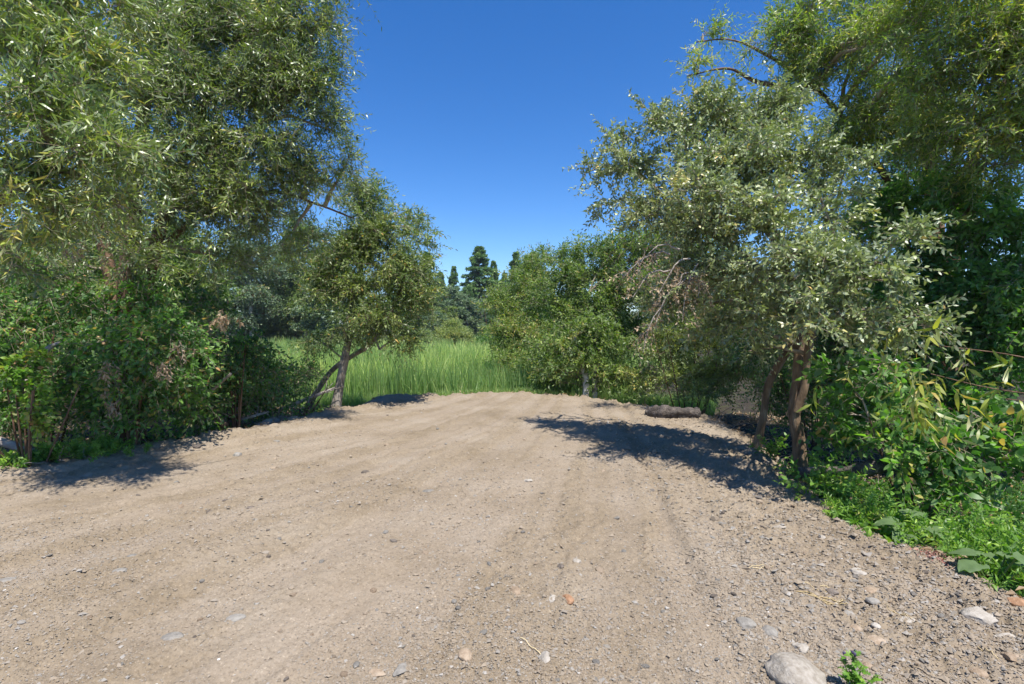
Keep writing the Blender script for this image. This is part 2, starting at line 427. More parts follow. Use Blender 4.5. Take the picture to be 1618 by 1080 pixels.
M_GOLD = leaf_material('yellow_willow_leaf', [(0, (.075, .115, .018)), (.45, (.165, .205, .032)), (.85, (.30, .30, .06)), (.95, DEADC)], (.26, .28, .12), (1.5, 1.6, .6), .36, .42)
M_REED = leaf_material('reed_blade', [(0, (.062, .098, .036)), (.40, (.128, .165, .058)), (.72, (.23, .255, .082)), (.88, (.40, .32, .16))], (.10, .18, .05), (1.4, 1.6, .6), .40, .5, .3, gain=2.6)
M_BARK = noise_material('willow_bark', [(.3, (.06, .036, .022)), (.5, (.15, .09, .053)), (.7, (.26, .17, .11))], 9, .9, .8, 26, (1, 1, .3), bdist=.03)
M_BARKG = noise_material('grey_bark', [(.3, (.13, .11, .09)), (.5, (.25, .215, .175)), (.7, (.38, .34, .29))], 9, .9, .8, 30, (1, 1, .3), bdist=.025)
M_BARKT = noise_material('tan_bark', [(.28, (.07, .045, .028)), (.5, (.185, .125, .078)), (.72, (.32, .24, .16))], 10, .9, .9, 28, (1, 1, .28), bdist=.025)
M_BARKW = noise_material('pale_bark', [(.35, (.12, .11, .10)), (.45, (.42, .40, .37)), (.7, (.58, .56, .52))], 5, .8, .4, 20, (1, 1, 1.4))
M_WOOD = noise_material('dead_wood', [(.3, (.16, .13, .105)), (.5, (.31, .265, .22)), (.72, (.48, .43, .37))], 10, .9, .8, 30, (.4, 1, 1), bdist=.02)
M_DARKLOG = noise_material('dark_log', [(.3, (.045, .038, .033)), (.55, (.12, .10, .085)), (.72, (.25, .215, .18))], 9, .9, 1.0, 22, bdist=.04)
M_CUT = noise_material('cut_wood', [(.3, (.42, .28, .13)), (.7, (.62, .46, .26))], 14, .8, .2, 60)
M_DIRT = dirt_material()
M_SOIL = noise_material('forest_soil', [(.3, (.018, .014, .009)), (.5, (.042, .032, .021)), (.64, (.05, .055, .02)), (.75, (.085, .065, .042))], 3.2, .95, .9, 30, detail=9, bdist=.04)
ST_GREY = [(.25, (.13, .12, .105)), (.5, (.23, .21, .18)), (.75, (.31, .285, .245))]
ST_TAN = [(.25, (.19, .135, .085)), (.5, (.32, .24, .165)), (.75, (.42, .335, .245))]
ST_PALE = [(.25, (.24, .205, .16)), (.5, (.36, .32, .265)), (.75, (.45, .41, .35))]
ST_DARK = [(.25, (.085, .07, .055)), (.5, (.16, .13, .105)), (.75, (.25, .21, .17))]
ST_RUST = [(.25, (.22, .115, .06)), (.5, (.36, .21, .12)), (.75, (.45, .30, .19))]
STONE = {k: noise_material(n, s, 34, .9, .8, 90, bdist=.008, rnd=.25, detail=9) for k, n, s in
         (('grey', 'grey_stone', ST_GREY), ('tan', 'tan_stone', ST_TAN), ('pale', 'pale_stone', ST_PALE), ('dark', 'dark_stone', ST_DARK), ('rust', 'rusty_stone', ST_RUST))}
M_GRAVEL = tone_material('gravel_grains', [(0, (.18, .142, .103)), (.2, (.23, .183, .13)), (.55, (.285, .23, .168)), (.75, (.26, .235, .20)), (.93, (.42, .385, .335)), (1, (.58, .55, .50))])
M_STRAW = tone_material('straw', [(0, (.40, .29, .13)), (1, (.66, .53, .30))], .6)
M_RED = tone_material('red_litter', [(0, (.22, .08, .06)), (.6, (.36, .17, .13)), (1, (.46, .29, .22))], .8)
M_PURPLE = tone_material('thistle_bud', [(0, (.035, .03, .05)), (1, (.09, .07, .13))], .7)
M_STEM = tone_material('green_stem', [(0, (.05, .09, .02)), (1, (.16, .22, .06))], .6)

# ------------------------------------------------------------------ ground and dirt
def grid_faces(nr, nc, keep=None):
    i = np.arange(nr - 1)[:, None] * nc + np.arange(nc - 1)[None]
    q = np.stack([i, i + 1, i + nc + 1, i + nc], -1).reshape(-1, 4)
    return q if keep is None else q[keep[q].all(1)]

ys = np.concatenate([np.linspace(-30, -2, 12)[:-1], np.linspace(-2, 3, 26)[:-1], 3 * np.exp(np.arange(0, math.log(1400), .018))])
sx = np.sinh(np.linspace(-2.6, 2.6, 320)) / np.sinh(2.6) * 3.2
Y, X = np.meshgrid(ys, sx, indexing='ij'); X = X * np.maximum(Y, 9)
tag(link('ground', make_mesh('ground', np.stack([X, Y, land_h(X, Y)], -1).reshape(-1, 3), [grid_faces(len(ys), len(sx))], M_SOIL)), kind='structure')

ys = np.concatenate([np.linspace(-6, 1.5, 70)[:-1], 1.5 * np.exp(np.arange(0, math.log(14.5 / 1.5), .0040))])
sx = np.concatenate([np.linspace(-6, -1.9, 90)[:-1], np.arange(-1.9, 1.6, .0042), np.linspace(1.6, 2.4, 40)])
Y, X = np.meshgrid(ys, sx, indexing='ij'); X = X * np.maximum(Y, 1.5)
X = X.ravel(); Y = Y.ravel()
keep = sdist(X, Y) < 1.5
V = np.stack([X, Y, np.zeros_like(X)], -1); V[keep, 2] = dirt_h(X[keep], Y[keep])
q = grid_faces(len(ys), len(sx), keep)
u = np.unique(q); re = np.zeros(len(V), np.int64); re[u] = np.arange(len(u))
tag(link('dirt_road', make_mesh('dirt_road', V[u], [re[q]], M_DIRT, True, {'loose': np.clip(track_band(V[u, 0], V[u, 1]) + .5, 0, 1)})), kind='structure')

def gz(x, y): return float(np.maximum(dirt_h(np.array([x]), np.array([y]), False) if sdist(np.array([x]), np.array([y]))[0] < 1.2 else -9, land_h(np.array([x]), np.array([y])))[0])

# ------------------------------------------------------------------ stones
def ico(sub):
    bm = bmesh.new(); bmesh.ops.create_icosphere(bm, subdivisions=sub, radius=1)
    V = np.array([v.co[:] for v in bm.verts]); Fc = np.array([[v.index for v in f.verts] for f in bm.faces]); bm.free()
    return V, Fc
ICO3, ICOF3 = ico(4)
ICO2, ICOF2 = ico(3)

def n3(P, seed, sc):
    return vnoise(P[:, 0] * sc + P[:, 2] * sc * .7 + seed, P[:, 1] * sc - P[:, 2] * sc * .6 + seed * 1.7, seed) + \
           vnoise(P[:, 1] * sc + 3.3 + seed, P[:, 2] * sc + P[:, 0] * .5 * sc, seed + 9)

def stone_shape(seed, dims, angular, base=ICO3, seg=None):
    rng = np.random.default_rng(seed)
    P = base.copy()
    for k in range(int(6 + 10 * angular)):                     # flat broken faces
        n = rdir(rng, 1)[0]; h = rng.uniform(.62, .92) if angular > .3 else rng.uniform(.8, .97)
        d = P @ n; P = P - np.outer(np.maximum(0, d - h), n) * .94
    P = P * (1 + .14 * n3(P, seed, 1.1) + .07 * n3(P, seed + 3, 3.1) + .03 * n3(P, seed + 5, 8.0) + .012 * n3(P, seed + 6, 19.0))[:, None]
    return P * np.asarray(dims)

def stone(label, px, py, w, h, col, ang, seed, cat='stone', name='stone', tall=.7, rot=None, sink=.43, z=None, group=None):
    x, y = on_ground(px, py)
    s = y / F * .5
    rng = np.random.default_rng(seed)
    dims = np.array([w * s, max(h * s * 1.5, w * s * .55), max(h * s * tall, w * s * .22)])
    P = stone_shape(seed, dims, ang)
    a = rot if rot is not None else rng.uniform(-.4, .4)
    ca, sa = math.cos(a), math.sin(a)
    P = np.stack([P[:, 0] * ca - P[:, 1] * sa, P[:, 0] * sa + P[:, 1] * ca, P[:, 2]], -1)
    zz = gz(x, y) if z is None else z
    o = link(name, make_mesh(name, P, [ICOF3], STONE[col]), None, (x, y, zz + dims[2] * (1 - 2 * sink) * .8))
    return tag(o, label, cat, group or 'larger stones lying on the dirt')

STONES = [
 ('large pale rounded rock cut off by the bottom of the photo', 1255, 1072, 82, 56, 'pale', .25, .8),
 ('mottled grey oval stone, left one of a pair above the large pale rock', 1178, 990, 30, 22, 'grey', .1, .8),
 ('smooth light grey oval stone, right one of a pair above the large pale rock', 1216, 1001, 27, 21, 'grey', .1, .8),
 ('pale chipped stone just above the big pale rock, nearer the thistle', 1266, 1024, 26, 22, 'pale', .5, .6),
 ('big angular cream and dark rock on the stony shoulder near the weeds', 1549, 977, 50, 32, 'pale', .9, .75),
 ('brown wedge stone half buried above the thistle', 1383, 1012, 34, 18, 'tan', .35, .5),
 ('round brown cobble right of the thistle', 1438, 1036, 20, 16, 'tan', .15, .8),
 ('dark brown pointed stone right of the round brown cobble', 1499, 1047, 26, 18, 'dark', .8, .7),
 ('brown cobble above the buried wedge stone', 1352, 995, 17, 13, 'tan', .15, .8),
 ('small white stone beside the buried wedge stone', 1383, 990, 14, 10, 'pale', .3, .8),
 ('flat triangular white stone on the middle of the stony shoulder', 1357, 907, 26, 15, 'pale', .8, .5),
 ('light grey tilted stone touching the flat triangular white one', 1351, 919, 24, 13, 'grey', .7, .6),
 ('cream rounded stone by the dry straw', 1377, 941, 27, 15, 'tan', .3, .7),
 ('grey cobble just below the cream stone by the straw', 1379, 957, 20, 13, 'grey', .2, .8),
 ('long flat pale slab stone right of the straw', 1432, 986, 40, 9, 'pale', .6, .4),
 ('brown stone at the left end of the dry straw', 1315, 940, 20, 12, 'dark', .4, .7),
 ('cracked bluish grey stone left of the dry straw', 1246, 953, 25, 13, 'grey', .6, .5),
 ('thin light grey chip above the cream stone', 1408, 919, 19, 9, 'grey', .6, .6),
 ('flat grey stone between the straw and the weeds', 1478, 932, 20, 9, 'grey', .5, .6),
 ('round two-toned tan cobble alone in the middle of the track', 814, 931, 20, 18, 'tan', .1, .95),
 ('pale broken stone left of the orange cobble in the track', 873, 941, 18, 14, 'pale', .8, .6),
 ('orange tan cobble in the middle of the track', 898, 944, 19, 17, 'rust', .1, .75),
 ('small pale stone above the orange cobble', 911, 888, 17, 13, 'pale', .5, .7),
 ('small dark stone standing beside a pale one in the track', 886, 898, 12, 10, 'dark', .5, .9),
 ('pale pyramid stone on the track near the bottom of the photo', 862, 1034, 22, 22, 'pale', .9, .7),
 ('brown and grey round cobble near the bottom middle', 735, 1030, 23, 20, 'tan', .15, .75),
 ('light grey blocky stone near the bottom middle', 633, 1046, 22, 22, 'grey', .6, .6),
 ('long pale stone lying slantwise at the bottom of the photo', 596, 1052, 30, 14, 'tan', .4, .5),
 ('flat light grey stone high on the track, left of middle', 677, 772, 20, 10, 'grey', .6, .6),
 ('dark edged grey stone in the left half of the track', 272, 997, 35, 18, 'grey', .7, .6),
 ('flat bluish grey slab in the left half of the track', 373, 970, 32, 15, 'grey', .7, .4),
 ('grey wedge stone in the upper left of the track', 190, 902, 23, 12, 'grey', .7, .6),
 ('small dark grey stone above the grey wedge stone', 209, 880, 18, 10, 'grey', .7, .6),
 ('flat grey stone at the left border of the photo', 9, 919, 30, 14, 'grey', .6, .5),
 ('dark brown chunk on the far left part of the track', 396, 803, 16, 8, 'dark', .7, .8),
 ('pale flat stone on the shoulder under the tree shadow', 1232, 836, 24, 11, 'pale', .5, .6),
 ('small white square stone below the tree shadow', 1299, 851, 12, 9, 'pale', .7, .8),
 ('tan flat stone by the small white square one', 1325, 862, 24, 11, 'tan', .5, .6),
 ('reddish stone on the road edge under the burdock leaves', 1606, 953, 26, 20, 'rust', .5, .8),
 ('white stone high on the track left of the shadow', 834, 761, 15, 9, 'pale', .5, .6),
 ('rounded grey brown stone beside the sawn log', 464, 664, 20, 17, 'tan', .3, .9),
 ('bluish pale stone in the shade of the tall willow', 375, 717, 14, 11, 'grey', .6, .9),
 ('round brown stone on the lower right shoulder', 1370, 1052, 16, 12, 'tan', .2, .8),
 ('brown angular stone at the right border', 1598, 1046, 32, 20, 'tan', .7, .7),
 ('long thin pale stone at the right border', 1590, 1008, 40, 10, 'pale', .6, .4),
 ('tan cobble on the lower right shoulder near the brown pointed stone', 1545, 1062, 26, 15, 'tan', .3, .7),
]
for n, s in enumerate(STONES):
    stone(s[0], s[1], s[2], s[3], s[4], s[5], s[6], 100 + n, tall=s[7])
stone('reddish brown rock sitting at the edge of the marsh grass', 797, 622, 24, 13, 'rust', .5, 301, tall=.9, name='rock', cat='rock', group='rocks along the far edge')
stone('long flat pale rock behind the dark log', 1033, 637, 36, 8, 'pale', .4, 302, tall=.6, name='rock', cat='rock', group='rocks along the far edge')

# small pebbles: individuals that share a dozen shapes
rng = np.random.default_rng(5)
PEB = []
for k in range(14):
    P = stone_shape(500 + k, (1, rng.uniform(.6, .9), rng.uniform(.35, .65)), rng.choice([.1, .3, .7, .9]), ICO2)
    PEB.append([make_mesh('pebble', P, [ICOF2], STONE[c]) for c in ('grey', 'tan', 'pale', 'dark')])
taken = [(s[1], s[2], s[3] * .6) for s in STONES]
npb = 0; proto = None
while npb < 252:
    if rng.random() < .48: px, py = rng.uniform(1120, 1610), rng.uniform(790, 1075)
    elif rng.random() < .45: px, py = rng.uniform(560, 1000), rng.uniform(840, 1075)
    else: px, py = rng.uniform(5, 1300), rng.uniform(650, 1075)
    x, y = on_ground(px, py)
    if sdist(np.array([x]), np.array([y]))[0] > -.12 or any(abs(px - a) < c + 6 and abs(py - b) < c + 4 for a, b, c in taken): continue
    w = min(14, max(4.5, rng.lognormal(math.log(7.5), .35)))
    r = w * .5 * y / F
    kind = rng.choice(4, p=[.36, .36, .14, .14])
    me = PEB[rng.integers(14)][kind]
    if proto is None:
        proto = link('pebble', me)
        tag(proto, 'small plain pebble lying loose in the dirt among many like it', 'pebble', 'small pebbles scattered over the dirt'); o = proto
    else:
        o = proto.copy(); o.data = me; COL.objects.link(o)
    o.scale = (r, r, r); o.rotation_euler = (rng.uniform(-.3, .3), rng.uniform(-.3, .3), rng.uniform(0, TAU))
    o.location = (x, y, float(dirt_h(np.array([x]), np.array([y]))[0]) + r * rng.uniform(.02, .22))
    taken.append((px, py, w * .6)); npb += 1

# gravel: what nobody could count
rng = np.random.default_rng(8)
def scatter(n):
    px = rng.uniform(-250, 1800, n); py = 640 + 520 * rng.random(n) ** .8
    v = (540 - py) / F; k = -EYE / (SP + CP * v)
    return (px - 809) / F * k, (CP - SP * v) * k
x, y = scatter(520000)
dens = .35 + 1.2 * fbm(x * .8, y * .8, 91, 3) + .5 * sstep(.6, 1.6, x) + .35 * np.exp(-((x + .3) / .6) ** 2) * (y < 4.5)
sd = sdist(x, y)
ok = (rng.random(len(x)) < np.clip(dens, .08, 1)) & (sd < .05)
x, y = x[ok], y[ok]; n = len(x)
r = np.minimum(rng.lognormal(math.log(.0026), .58, n), .017) * (.55 + .16 * y) * (1 + .5 * sstep(.8, 1.8, x))
O = np.array([(1, 0, 0), (-1, 0, 0), (0, 1, 0), (0, -1, 0), (0, 0, 1), (0, 0, -1)], float)
OF = np.array([(0, 2, 4), (2, 1, 4), (1, 3, 4), (3, 0, 4), (2, 0, 5), (1, 2, 5), (3, 1, 5), (0, 3, 5)])
a = rng.random(n) * TAU
S = (O[None] + rng.normal(size=(n, 6, 3)) * .28) * (r[:, None, None] * np.array([1.15, .9, .62]))
S = np.stack([S[..., 0] * np.cos(a)[:, None] - S[..., 1] * np.sin(a)[:, None], S[..., 0] * np.sin(a)[:, None] + S[..., 1] * np.cos(a)[:, None], S[..., 2]], -1)
S += np.stack([x, y, dirt_h(x, y) + r * .12], -1)[:, None]
tn = np.clip(rng.beta(2.8, 1.8, n) * .86 + (rng.random(n) < .012) * .2, 0, 1)
tag(link('gravel', make_mesh('gravel', S.reshape(-1, 3), [(np.arange(n)[:, None, None] * 6 + OF).reshape(-1, 3)], M_GRAVEL, False, {'tone': np.repeat(tn, 6)})), kind='stuff')

HAZE = .0003
# ------------------------------------------------------------------ trees
def W(px, py, d, r): return (*at(px, py, d), r)
def foot(px, d, r, dz=-.15):
    p = at(px, 560, d); return (p[0], d, gz(p[0], d) + dz, r)
def bpt(px, d):
    p = at(px, 560, d); return (p[0], d, gz(p[0], d))

WIL = Spec(leaf=.105, wid=.018, cov=2.0, shoot=.40, nleaf=13, nshoot=12, droop=.22, up=.15, tone=.45, flat=.15, tvar=.22, twig=1.3)
# willow reaching in from the left border
plant_tree('willow_tree', 'near willow with long bright narrow leaves reaching in from the left border', 'tree', bpt(-170, 5.0),
    [[foot(-170, 5.0, .17), W(-150, 480, 5.0, .14), W(-110, 250, 4.9, .12), W(-60, 60, 4.9, .09), W(-20, -160, 5.1, .05)],
     [W(-140, 420, 5.0, .09), W(-20, 330, 4.8, .06), W(90, 260, 4.7, .03)]],
    [blob(30, 60, 4.6, 90, 80), blob(70, 180, 4.4, 100, 80), blob(40, 300, 4.4, 90, 80), blob(150, 250, 4.5, 90, 70), blob(130, 110, 4.9, 90, 70),
     blob(100, 345, 4.7, 60, 45, None, .5), blob(20, 400, 4.8, 60, 60, None, .8), blob(190, 190, 4.9, 50, 50, None, .5), blob(190, 330, 4.6, 45, 36, None, .45),
     blob(60, -40, 4.9, 120, 70), blob(180, 0, 5.2, 90, 60, None, .7)],
    Spec(**{**WIL.__dict__, 'tone': .52, 'leaf': .105, 'wid': .018, 'spread': .75, 'cov': 1.7, 'tvar': .26}), M_BARK, M_WILLOW, 11, 'tall willows around the clearing', .05)

# the big willow with reddish stems
BW = plant_tree('willow_tree', 'tall multi-stemmed willow with reddish trunks standing behind vines, left of the leaning tree', 'tree', bpt(200, 7.6),
    [[foot(200, 7.6, .20), W(196, 560, 7.6, .17), W(205, 440, 7.6, .14), W(212, 300, 7.6, .10), W(232, 150, 7.6, .075), W(250, 0, 7.7, .05), W(262, -140, 7.8, .04)],
     [W(206, 520, 7.6, .11), W(238, 420, 7.5, .095), W(262, 330, 7.4, .08), W(300, 220, 7.4, .055), W(350, 110, 7.4, .04), W(400, 10, 7.4, .03)],
     [W(200, 540, 7.6, .12), W(176, 440, 7.7, .11), W(150, 330, 7.8, .09), W(120, 200, 8.0, .07), W(90, 60, 8.2, .04)],
     [W(245, 400, 7.5, .045), W(330, 330, 7.5, .036), W(430, 303, 7.7, .028), W(500, 322, 7.9, .018), W(560, 345, 8.1, .012)],
     [W(262, 330, 7.4, .05), W(330, 230, 7.3, .045), W(420, 190, 7.3, .03), W(500, 110, 7.4, .014)]],
    [blob(250, 60, 7.4, 90, 80), blob(330, 30, 7.3, 90, 70), blob(420, 50, 7.3, 80, 70), blob(500, 40, 7.4, 48, 52, None, .8), blob(310, 140, 7.2, 90, 70),
     blob(400, 150, 7.3, 80, 60), blob(480, 135, 7.4, 50, 50, None, .8), blob(340, 240, 7.3, 90, 55), blob(430, 235, 7.4, 80, 45, None, .85),
     blob(515, 205, 7.6, 50, 30, None, .8), blob(545, 262, 7.8, 44, 26, None, .7), blob(300, 330, 7.4, 80, 45), blob(400, 330, 7.6, 80, 45, None, .85),
     blob(480, 285, 7.8, 70, 40, None, .8), blob(170, 320, 7.9, 90, 70, None, .7), blob(130, 200, 8.2, 90, 90, None, .8), blob(90, 60, 8.2, 90, 90, None, .8),
     blob(360, 410, 7.5, 70, 40, None, .55), blob(450, 380, 7.9, 55, 35, None, .5), blob(120, 420, 7.6, 60, 40, None, .35), blob(215, 415, 6.9, 70, 36, None, .5), blob(180, 370, 6.8, 60, 40, None, .4),
     blob(250, 250, 7.2, 70, 70, None, .9), blob(230, 150, 7.2, 60, 60, None, .9), blob(350, 300, 7.2, 70, 50), blob(440, 100, 7.2, 70, 60), blob(520, 110, 7.5, 30, 40, None, .6), blob(480, -60, 7.4, 90, 60), blob(330, -70, 7.3, 110, 60), blob(200, -60, 7.6, 110, 60)],
    Spec(**{**WIL.__dict__, 'tone': .42, 'leaf': .088, 'wid': .0165, 'cov': 1.9}), M_BARK, M_WILLOW, 12, 'tall willows around the clearing', .05)
plant_tree('thicket_tree', 'dense green tree behind the reddish willow stems and the hop vine', 'tree', bpt(110, 12.5),
    [[foot(110, 12.5, .11), W(112, 480, 12.5, .09), W(120, 400, 12.5, .05), W(118, 330, 12.5, .02)]],
    [blob(60, 400, 12.5, 80, 50), blob(150, 390, 12.3, 80, 50), blob(110, 450, 12.2, 90, 45), blob(20, 460, 12.2, 60, 45), blob(190, 450, 12.2, 60, 45), blob(110, 345, 12.6, 70, 40, None, .8), blob(100, 510, 12, 100, 36)],
    Spec(leaf=.11, wid=.042, cov=1.8, shoot=.4, nleaf=10, nshoot=11, droop=.2, up=.25, tone=.40, flat=.25), M_BARK, M_MID, 61, 'thicket behind the left willows', .04)
plant_tree('thicket_tree', 'dense dull green tree between the tall willow and the leaning tree, farther back', 'tree', bpt(285, 13.5),
    [[foot(285, 13.5, .10), W(285, 480, 13.5, .08), W(290, 420, 13.5, .05), W(288, 360, 13.5, .02)]],
    [blob(250, 430, 13.5, 60, 45), blob(310, 430, 13.4, 55, 45), blob(280, 385, 13.6, 60, 40, None, .8), blob(290, 480, 13.3, 65, 40), blob(235, 480, 13.3, 50, 40), blob(340, 465, 13.5, 40, 36, None, .7)],
    Spec(leaf=.11, wid=.040, cov=1.7, shoot=.4, nleaf=10, nshoot=11, droop=.2, up=.25, tone=.36, flat=.25), M_BARK, M_MID, 62, 'thicket behind the left willows', .04)
rng = np.random.default_rng(77)

def spray(parent, base, name, lab, px, py, d, n, sp, mat, down=.6, ln=.3, seed=1, rad=.12):
    """a clump of shoots hanging at one spot, a child of its tree"""
    r = np.random.default_rng(seed); g = Geo(); c = at(px, py, d)
    S = c + r.normal(size=(n, 3)) * rad; D = unit(r.normal(size=(n, 3)) * .6 + np.array([0, 0, -down]))
    shoots(g, r, S, D, sp, ln * (.6 + .7 * r.random(n)), sp.nleaf, np.clip(r.normal(size=n) * .2 + .45, .05, .9), thin=.003)
    o = link(name, g.mesh(name, [M_WOOD, mat], base), parent); o['label'] = lab
    return o
DRY = Spec(leaf=.06, wid=.02, nleaf=12, droop=.5, hi=True, flat=.2)
for k_, (a_, b_, c_, n_) in enumerate(((262, 570, 6.3, 9), (285, 545, 6.5, 6), (170, 575, 6.2, 6), (120, 385, 6.2, 9), (175, 635, 6.2, 7))):
    spray(BW, bpt(200, 7.6), 'dry_leaf_cluster', 'withered brown leaves hanging among the vines', a_, b_, c_, n_, DRY, M_DEADLEAF, .9, .16, 40 + k_, .06)
spray(BW, bpt(200, 7.6), 'dry_leaf_cluster', 'hanging bunch of dry tan leaves', 352, 500, 7.1, 12, DRY, M_DEADLEAF, .9, .16, 3, .06)

# small leaning tree at the edge of the dirt
plant_tree('willow_tree', 'small leaning tree with a dark olive crown at the left edge of the dirt', 'tree', bpt(528, 10.6),
    [[foot(526, 10.6, .095), W(538, 600, 10.7, .085), W(546, 560, 10.7, .08), W(553, 520, 10.8, .07), W(558, 480, 10.8, .06), W(572, 420, 10.8, .05), W(590, 340, 10.8, .025)],
     [foot(478, 11.4, .06), W(520, 590, 11.2, .055), W(560, 560, 11.0, .05), W(582, 545, 10.9, .06), W(612, 505, 10.9, .05), W(640, 440, 10.9, .03)],
     [W(556, 500, 10.8, .05), W(585, 520, 10.6, .035), W(600, 552, 10.5, .018)],
     [W(558, 480, 10.8, .05), W(530, 430, 10.8, .04), W(505, 380, 10.8, .02)]],
    [blob(570, 320, 10.8, 50, 38, None, .8), blob(600, 370, 10.7, 70, 50), blob(545, 400, 10.8, 66, 52), blob(645, 345, 11.0, 34, 24, None, .6), blob(668, 375, 11.0, 22, 26, None, .55),
     blob(620, 430, 10.6, 72, 50), blob(545, 460, 10.6, 60, 42, None, .9), blob(660, 460, 10.8, 42, 50, None, .9), blob(600, 500, 10.5, 66, 40), blob(505, 440, 10.9, 40, 50, None, .7),
     blob(640, 540, 10.7, 40, 30, None, .6), blob(545, 525, 10.5, 40, 24, None, .5), blob(595, 300, 10.9, 26, 22, None, .5), blob(500, 540, 11, 40, 30, None, .4)],
    Spec(leaf=.095, wid=.023, cov=2.0, shoot=.38, nleaf=11, nshoot=11, droop=.3, up=.2, tone=.36, flat=.25, dead=.02), M_BARKG, M_OLIVE, 13, 'tall willows around the clearing', .035)

# right-hand tree with small oval grey-green leaves
RT = plant_tree('grey_leaf_tree', 'round-leaved grey-green tree with two bare tan trunks overhanging the dirt on the right', 'tree', bpt(1262, 6.1),
    [[foot(1268, 6.1, .078), W(1262, 700, 6.1, .07), W(1254, 650, 6.1, .063), W(1262, 590, 6.15, .07), W(1262, 540, 6.2, .066), W(1250, 470, 6.3, .075), W(1225, 380, 6.5, .055), W(1200, 260, 6.8, .03)],
     [foot(1194, 6.9, .05, -.12), W(1206, 660, 6.85, .047), W(1214, 610, 6.75, .046), W(1236, 568, 6.6, .052), W(1262, 530, 6.4, .05), W(1275, 470, 6.2, .04), W(1300, 400, 6.1, .03)],
     [W(1258, 650, 6.05, .05), W(1272, 610, 6.0, .042), W(1276, 560, 6.0, .042), W(1290, 500, 5.9, .04), W(1330, 440, 5.7, .03), W(1390, 420, 5.5, .018)],
     [W(1250, 470, 6.3, .05), W(1170, 400, 6.7, .045), W(1080, 340, 7.3, .035), W(1000, 270, 7.8, .02), W(940, 280, 8.2, .010)],
     [W(1225, 380, 6.5, .05), W(1150, 280, 7.0, .04), W(1080, 200, 7.4, .025), W(1035, 170, 7.7, .012)]],
    [blob(1030, 190, 6.8, 34, 34, None, .6), blob(985, 215, 7.0, 40, 30, None, .6), blob(930, 275, 7.4, 42, 20, None, .45), blob(950, 325, 7.2, 45, 22, None, .45), blob(1000, 265, 6.9, 55, 42, None, .85),
     blob(1085, 195, 6.6, 60, 45, None, .9), blob(1150, 185, 6.4, 70, 50), blob(1220, 180, 6.2, 70, 60), blob(1090, 270, 6.2, 80, 60), blob(1180, 270, 5.9, 85, 65), blob(1270, 250, 5.9, 70, 60, None, .9),
     blob(1030, 345, 6.6, 65, 48, None, .95), blob(1110, 350, 5.8, 85, 55), blob(1210, 350, 5.4, 80, 55), blob(1300, 320, 5.6, 60, 50, None, .7), blob(1080, 430, 6.2, 60, 45, None, .8), blob(1150, 430, 5.6, 75, 50),
     blob(1240, 430, 5.1, 75, 45), blob(1310, 430, 4.7, 75, 40), blob(1390, 445, 4.4, 70, 36), blob(1465, 500, 4.2, 48, 30, None, .9), blob(1330, 500, 4.5, 85, 40), blob(1240, 495, 5.2, 65, 34, None, .9),
     blob(1405, 525, 4.3, 60, 32, None, .9), blob(1170, 500, 5.8, 55, 34, None, .8), blob(1060, 490, 6.5, 50, 40, None, .6), blob(1120, 520, 6.2, 50, 30, None, .6), blob(1340, 270, 5.8, 50, 50, None, .5), blob(1430, 370, 4.6, 24, 34, None, .25),
     blob(1110, 300, 5.4, 60, 45, None, .8), blob(1180, 230, 5.6, 70, 50, None, .8), blob(1270, 400, 5.0, 60, 40, None, .8), blob(1190, 555, 6.3, 36, 22, None, .35)],
    Spec(leaf=.060, wid=.025, cov=1.9, shoot=.30, nleaf=13, nshoot=12, droop=.2, up=.25, tone=.46, flat=.25, dead=.008, twig=1.1), M_BARKT, M_GREY, 14, None, .04)
g = Geo(); r = np.random.default_rng(31); base = bpt(1262, 6.1)
for a, b in (((1075, 395), (1010, 420)), ((1090, 410), (1040, 470)), ((1100, 420), (1075, 510)), ((1090, 430), (1030, 520)), ((1060, 400), (985, 440)), ((1085, 440), (1010, 555)), ((1110, 450), (1100, 470)), ((1060, 430), (1000, 470))):
    A, B = at(*a, 5.6), at(*b, 5.5)
    t = np.linspace(0, 1, 7)[:, None]; p = A + (B - A) * t + np.array([0, 0, .12]) * np.sin(t * 3.1) + r.normal(size=(7, 3)) * .015
    V, fs = tubes(p[None], np.linspace(.012, .004, 7)[None], 4); g.add(V, fs, .5, 0)
    n = 13; tt = r.uniform(.25, 1.0, n)[:, None]; S = A + (B - A) * tt + np.array([0, 0, .12]) * np.sin(tt * 3.1) + r.normal(size=(n, 3)) * .03
    shoots(g, r, S, unit(r.normal(size=(n, 3)) * .8 + np.array([-.1, -.2, -.5])), Spec(leaf=.042, wid=.017, nleaf=9, droop=.6, flat=.1, spread=1.0), .12 + .12 * r.random(n), 8, np.clip(.5 + r.normal(size=n) * .3, .05, .9))
o = link('broken_branch', g.mesh('broken_branch', [M_WOOD, M_DEADLEAF], base), RT); o['label'] = 'broken hanging branch of dry tan leaves'

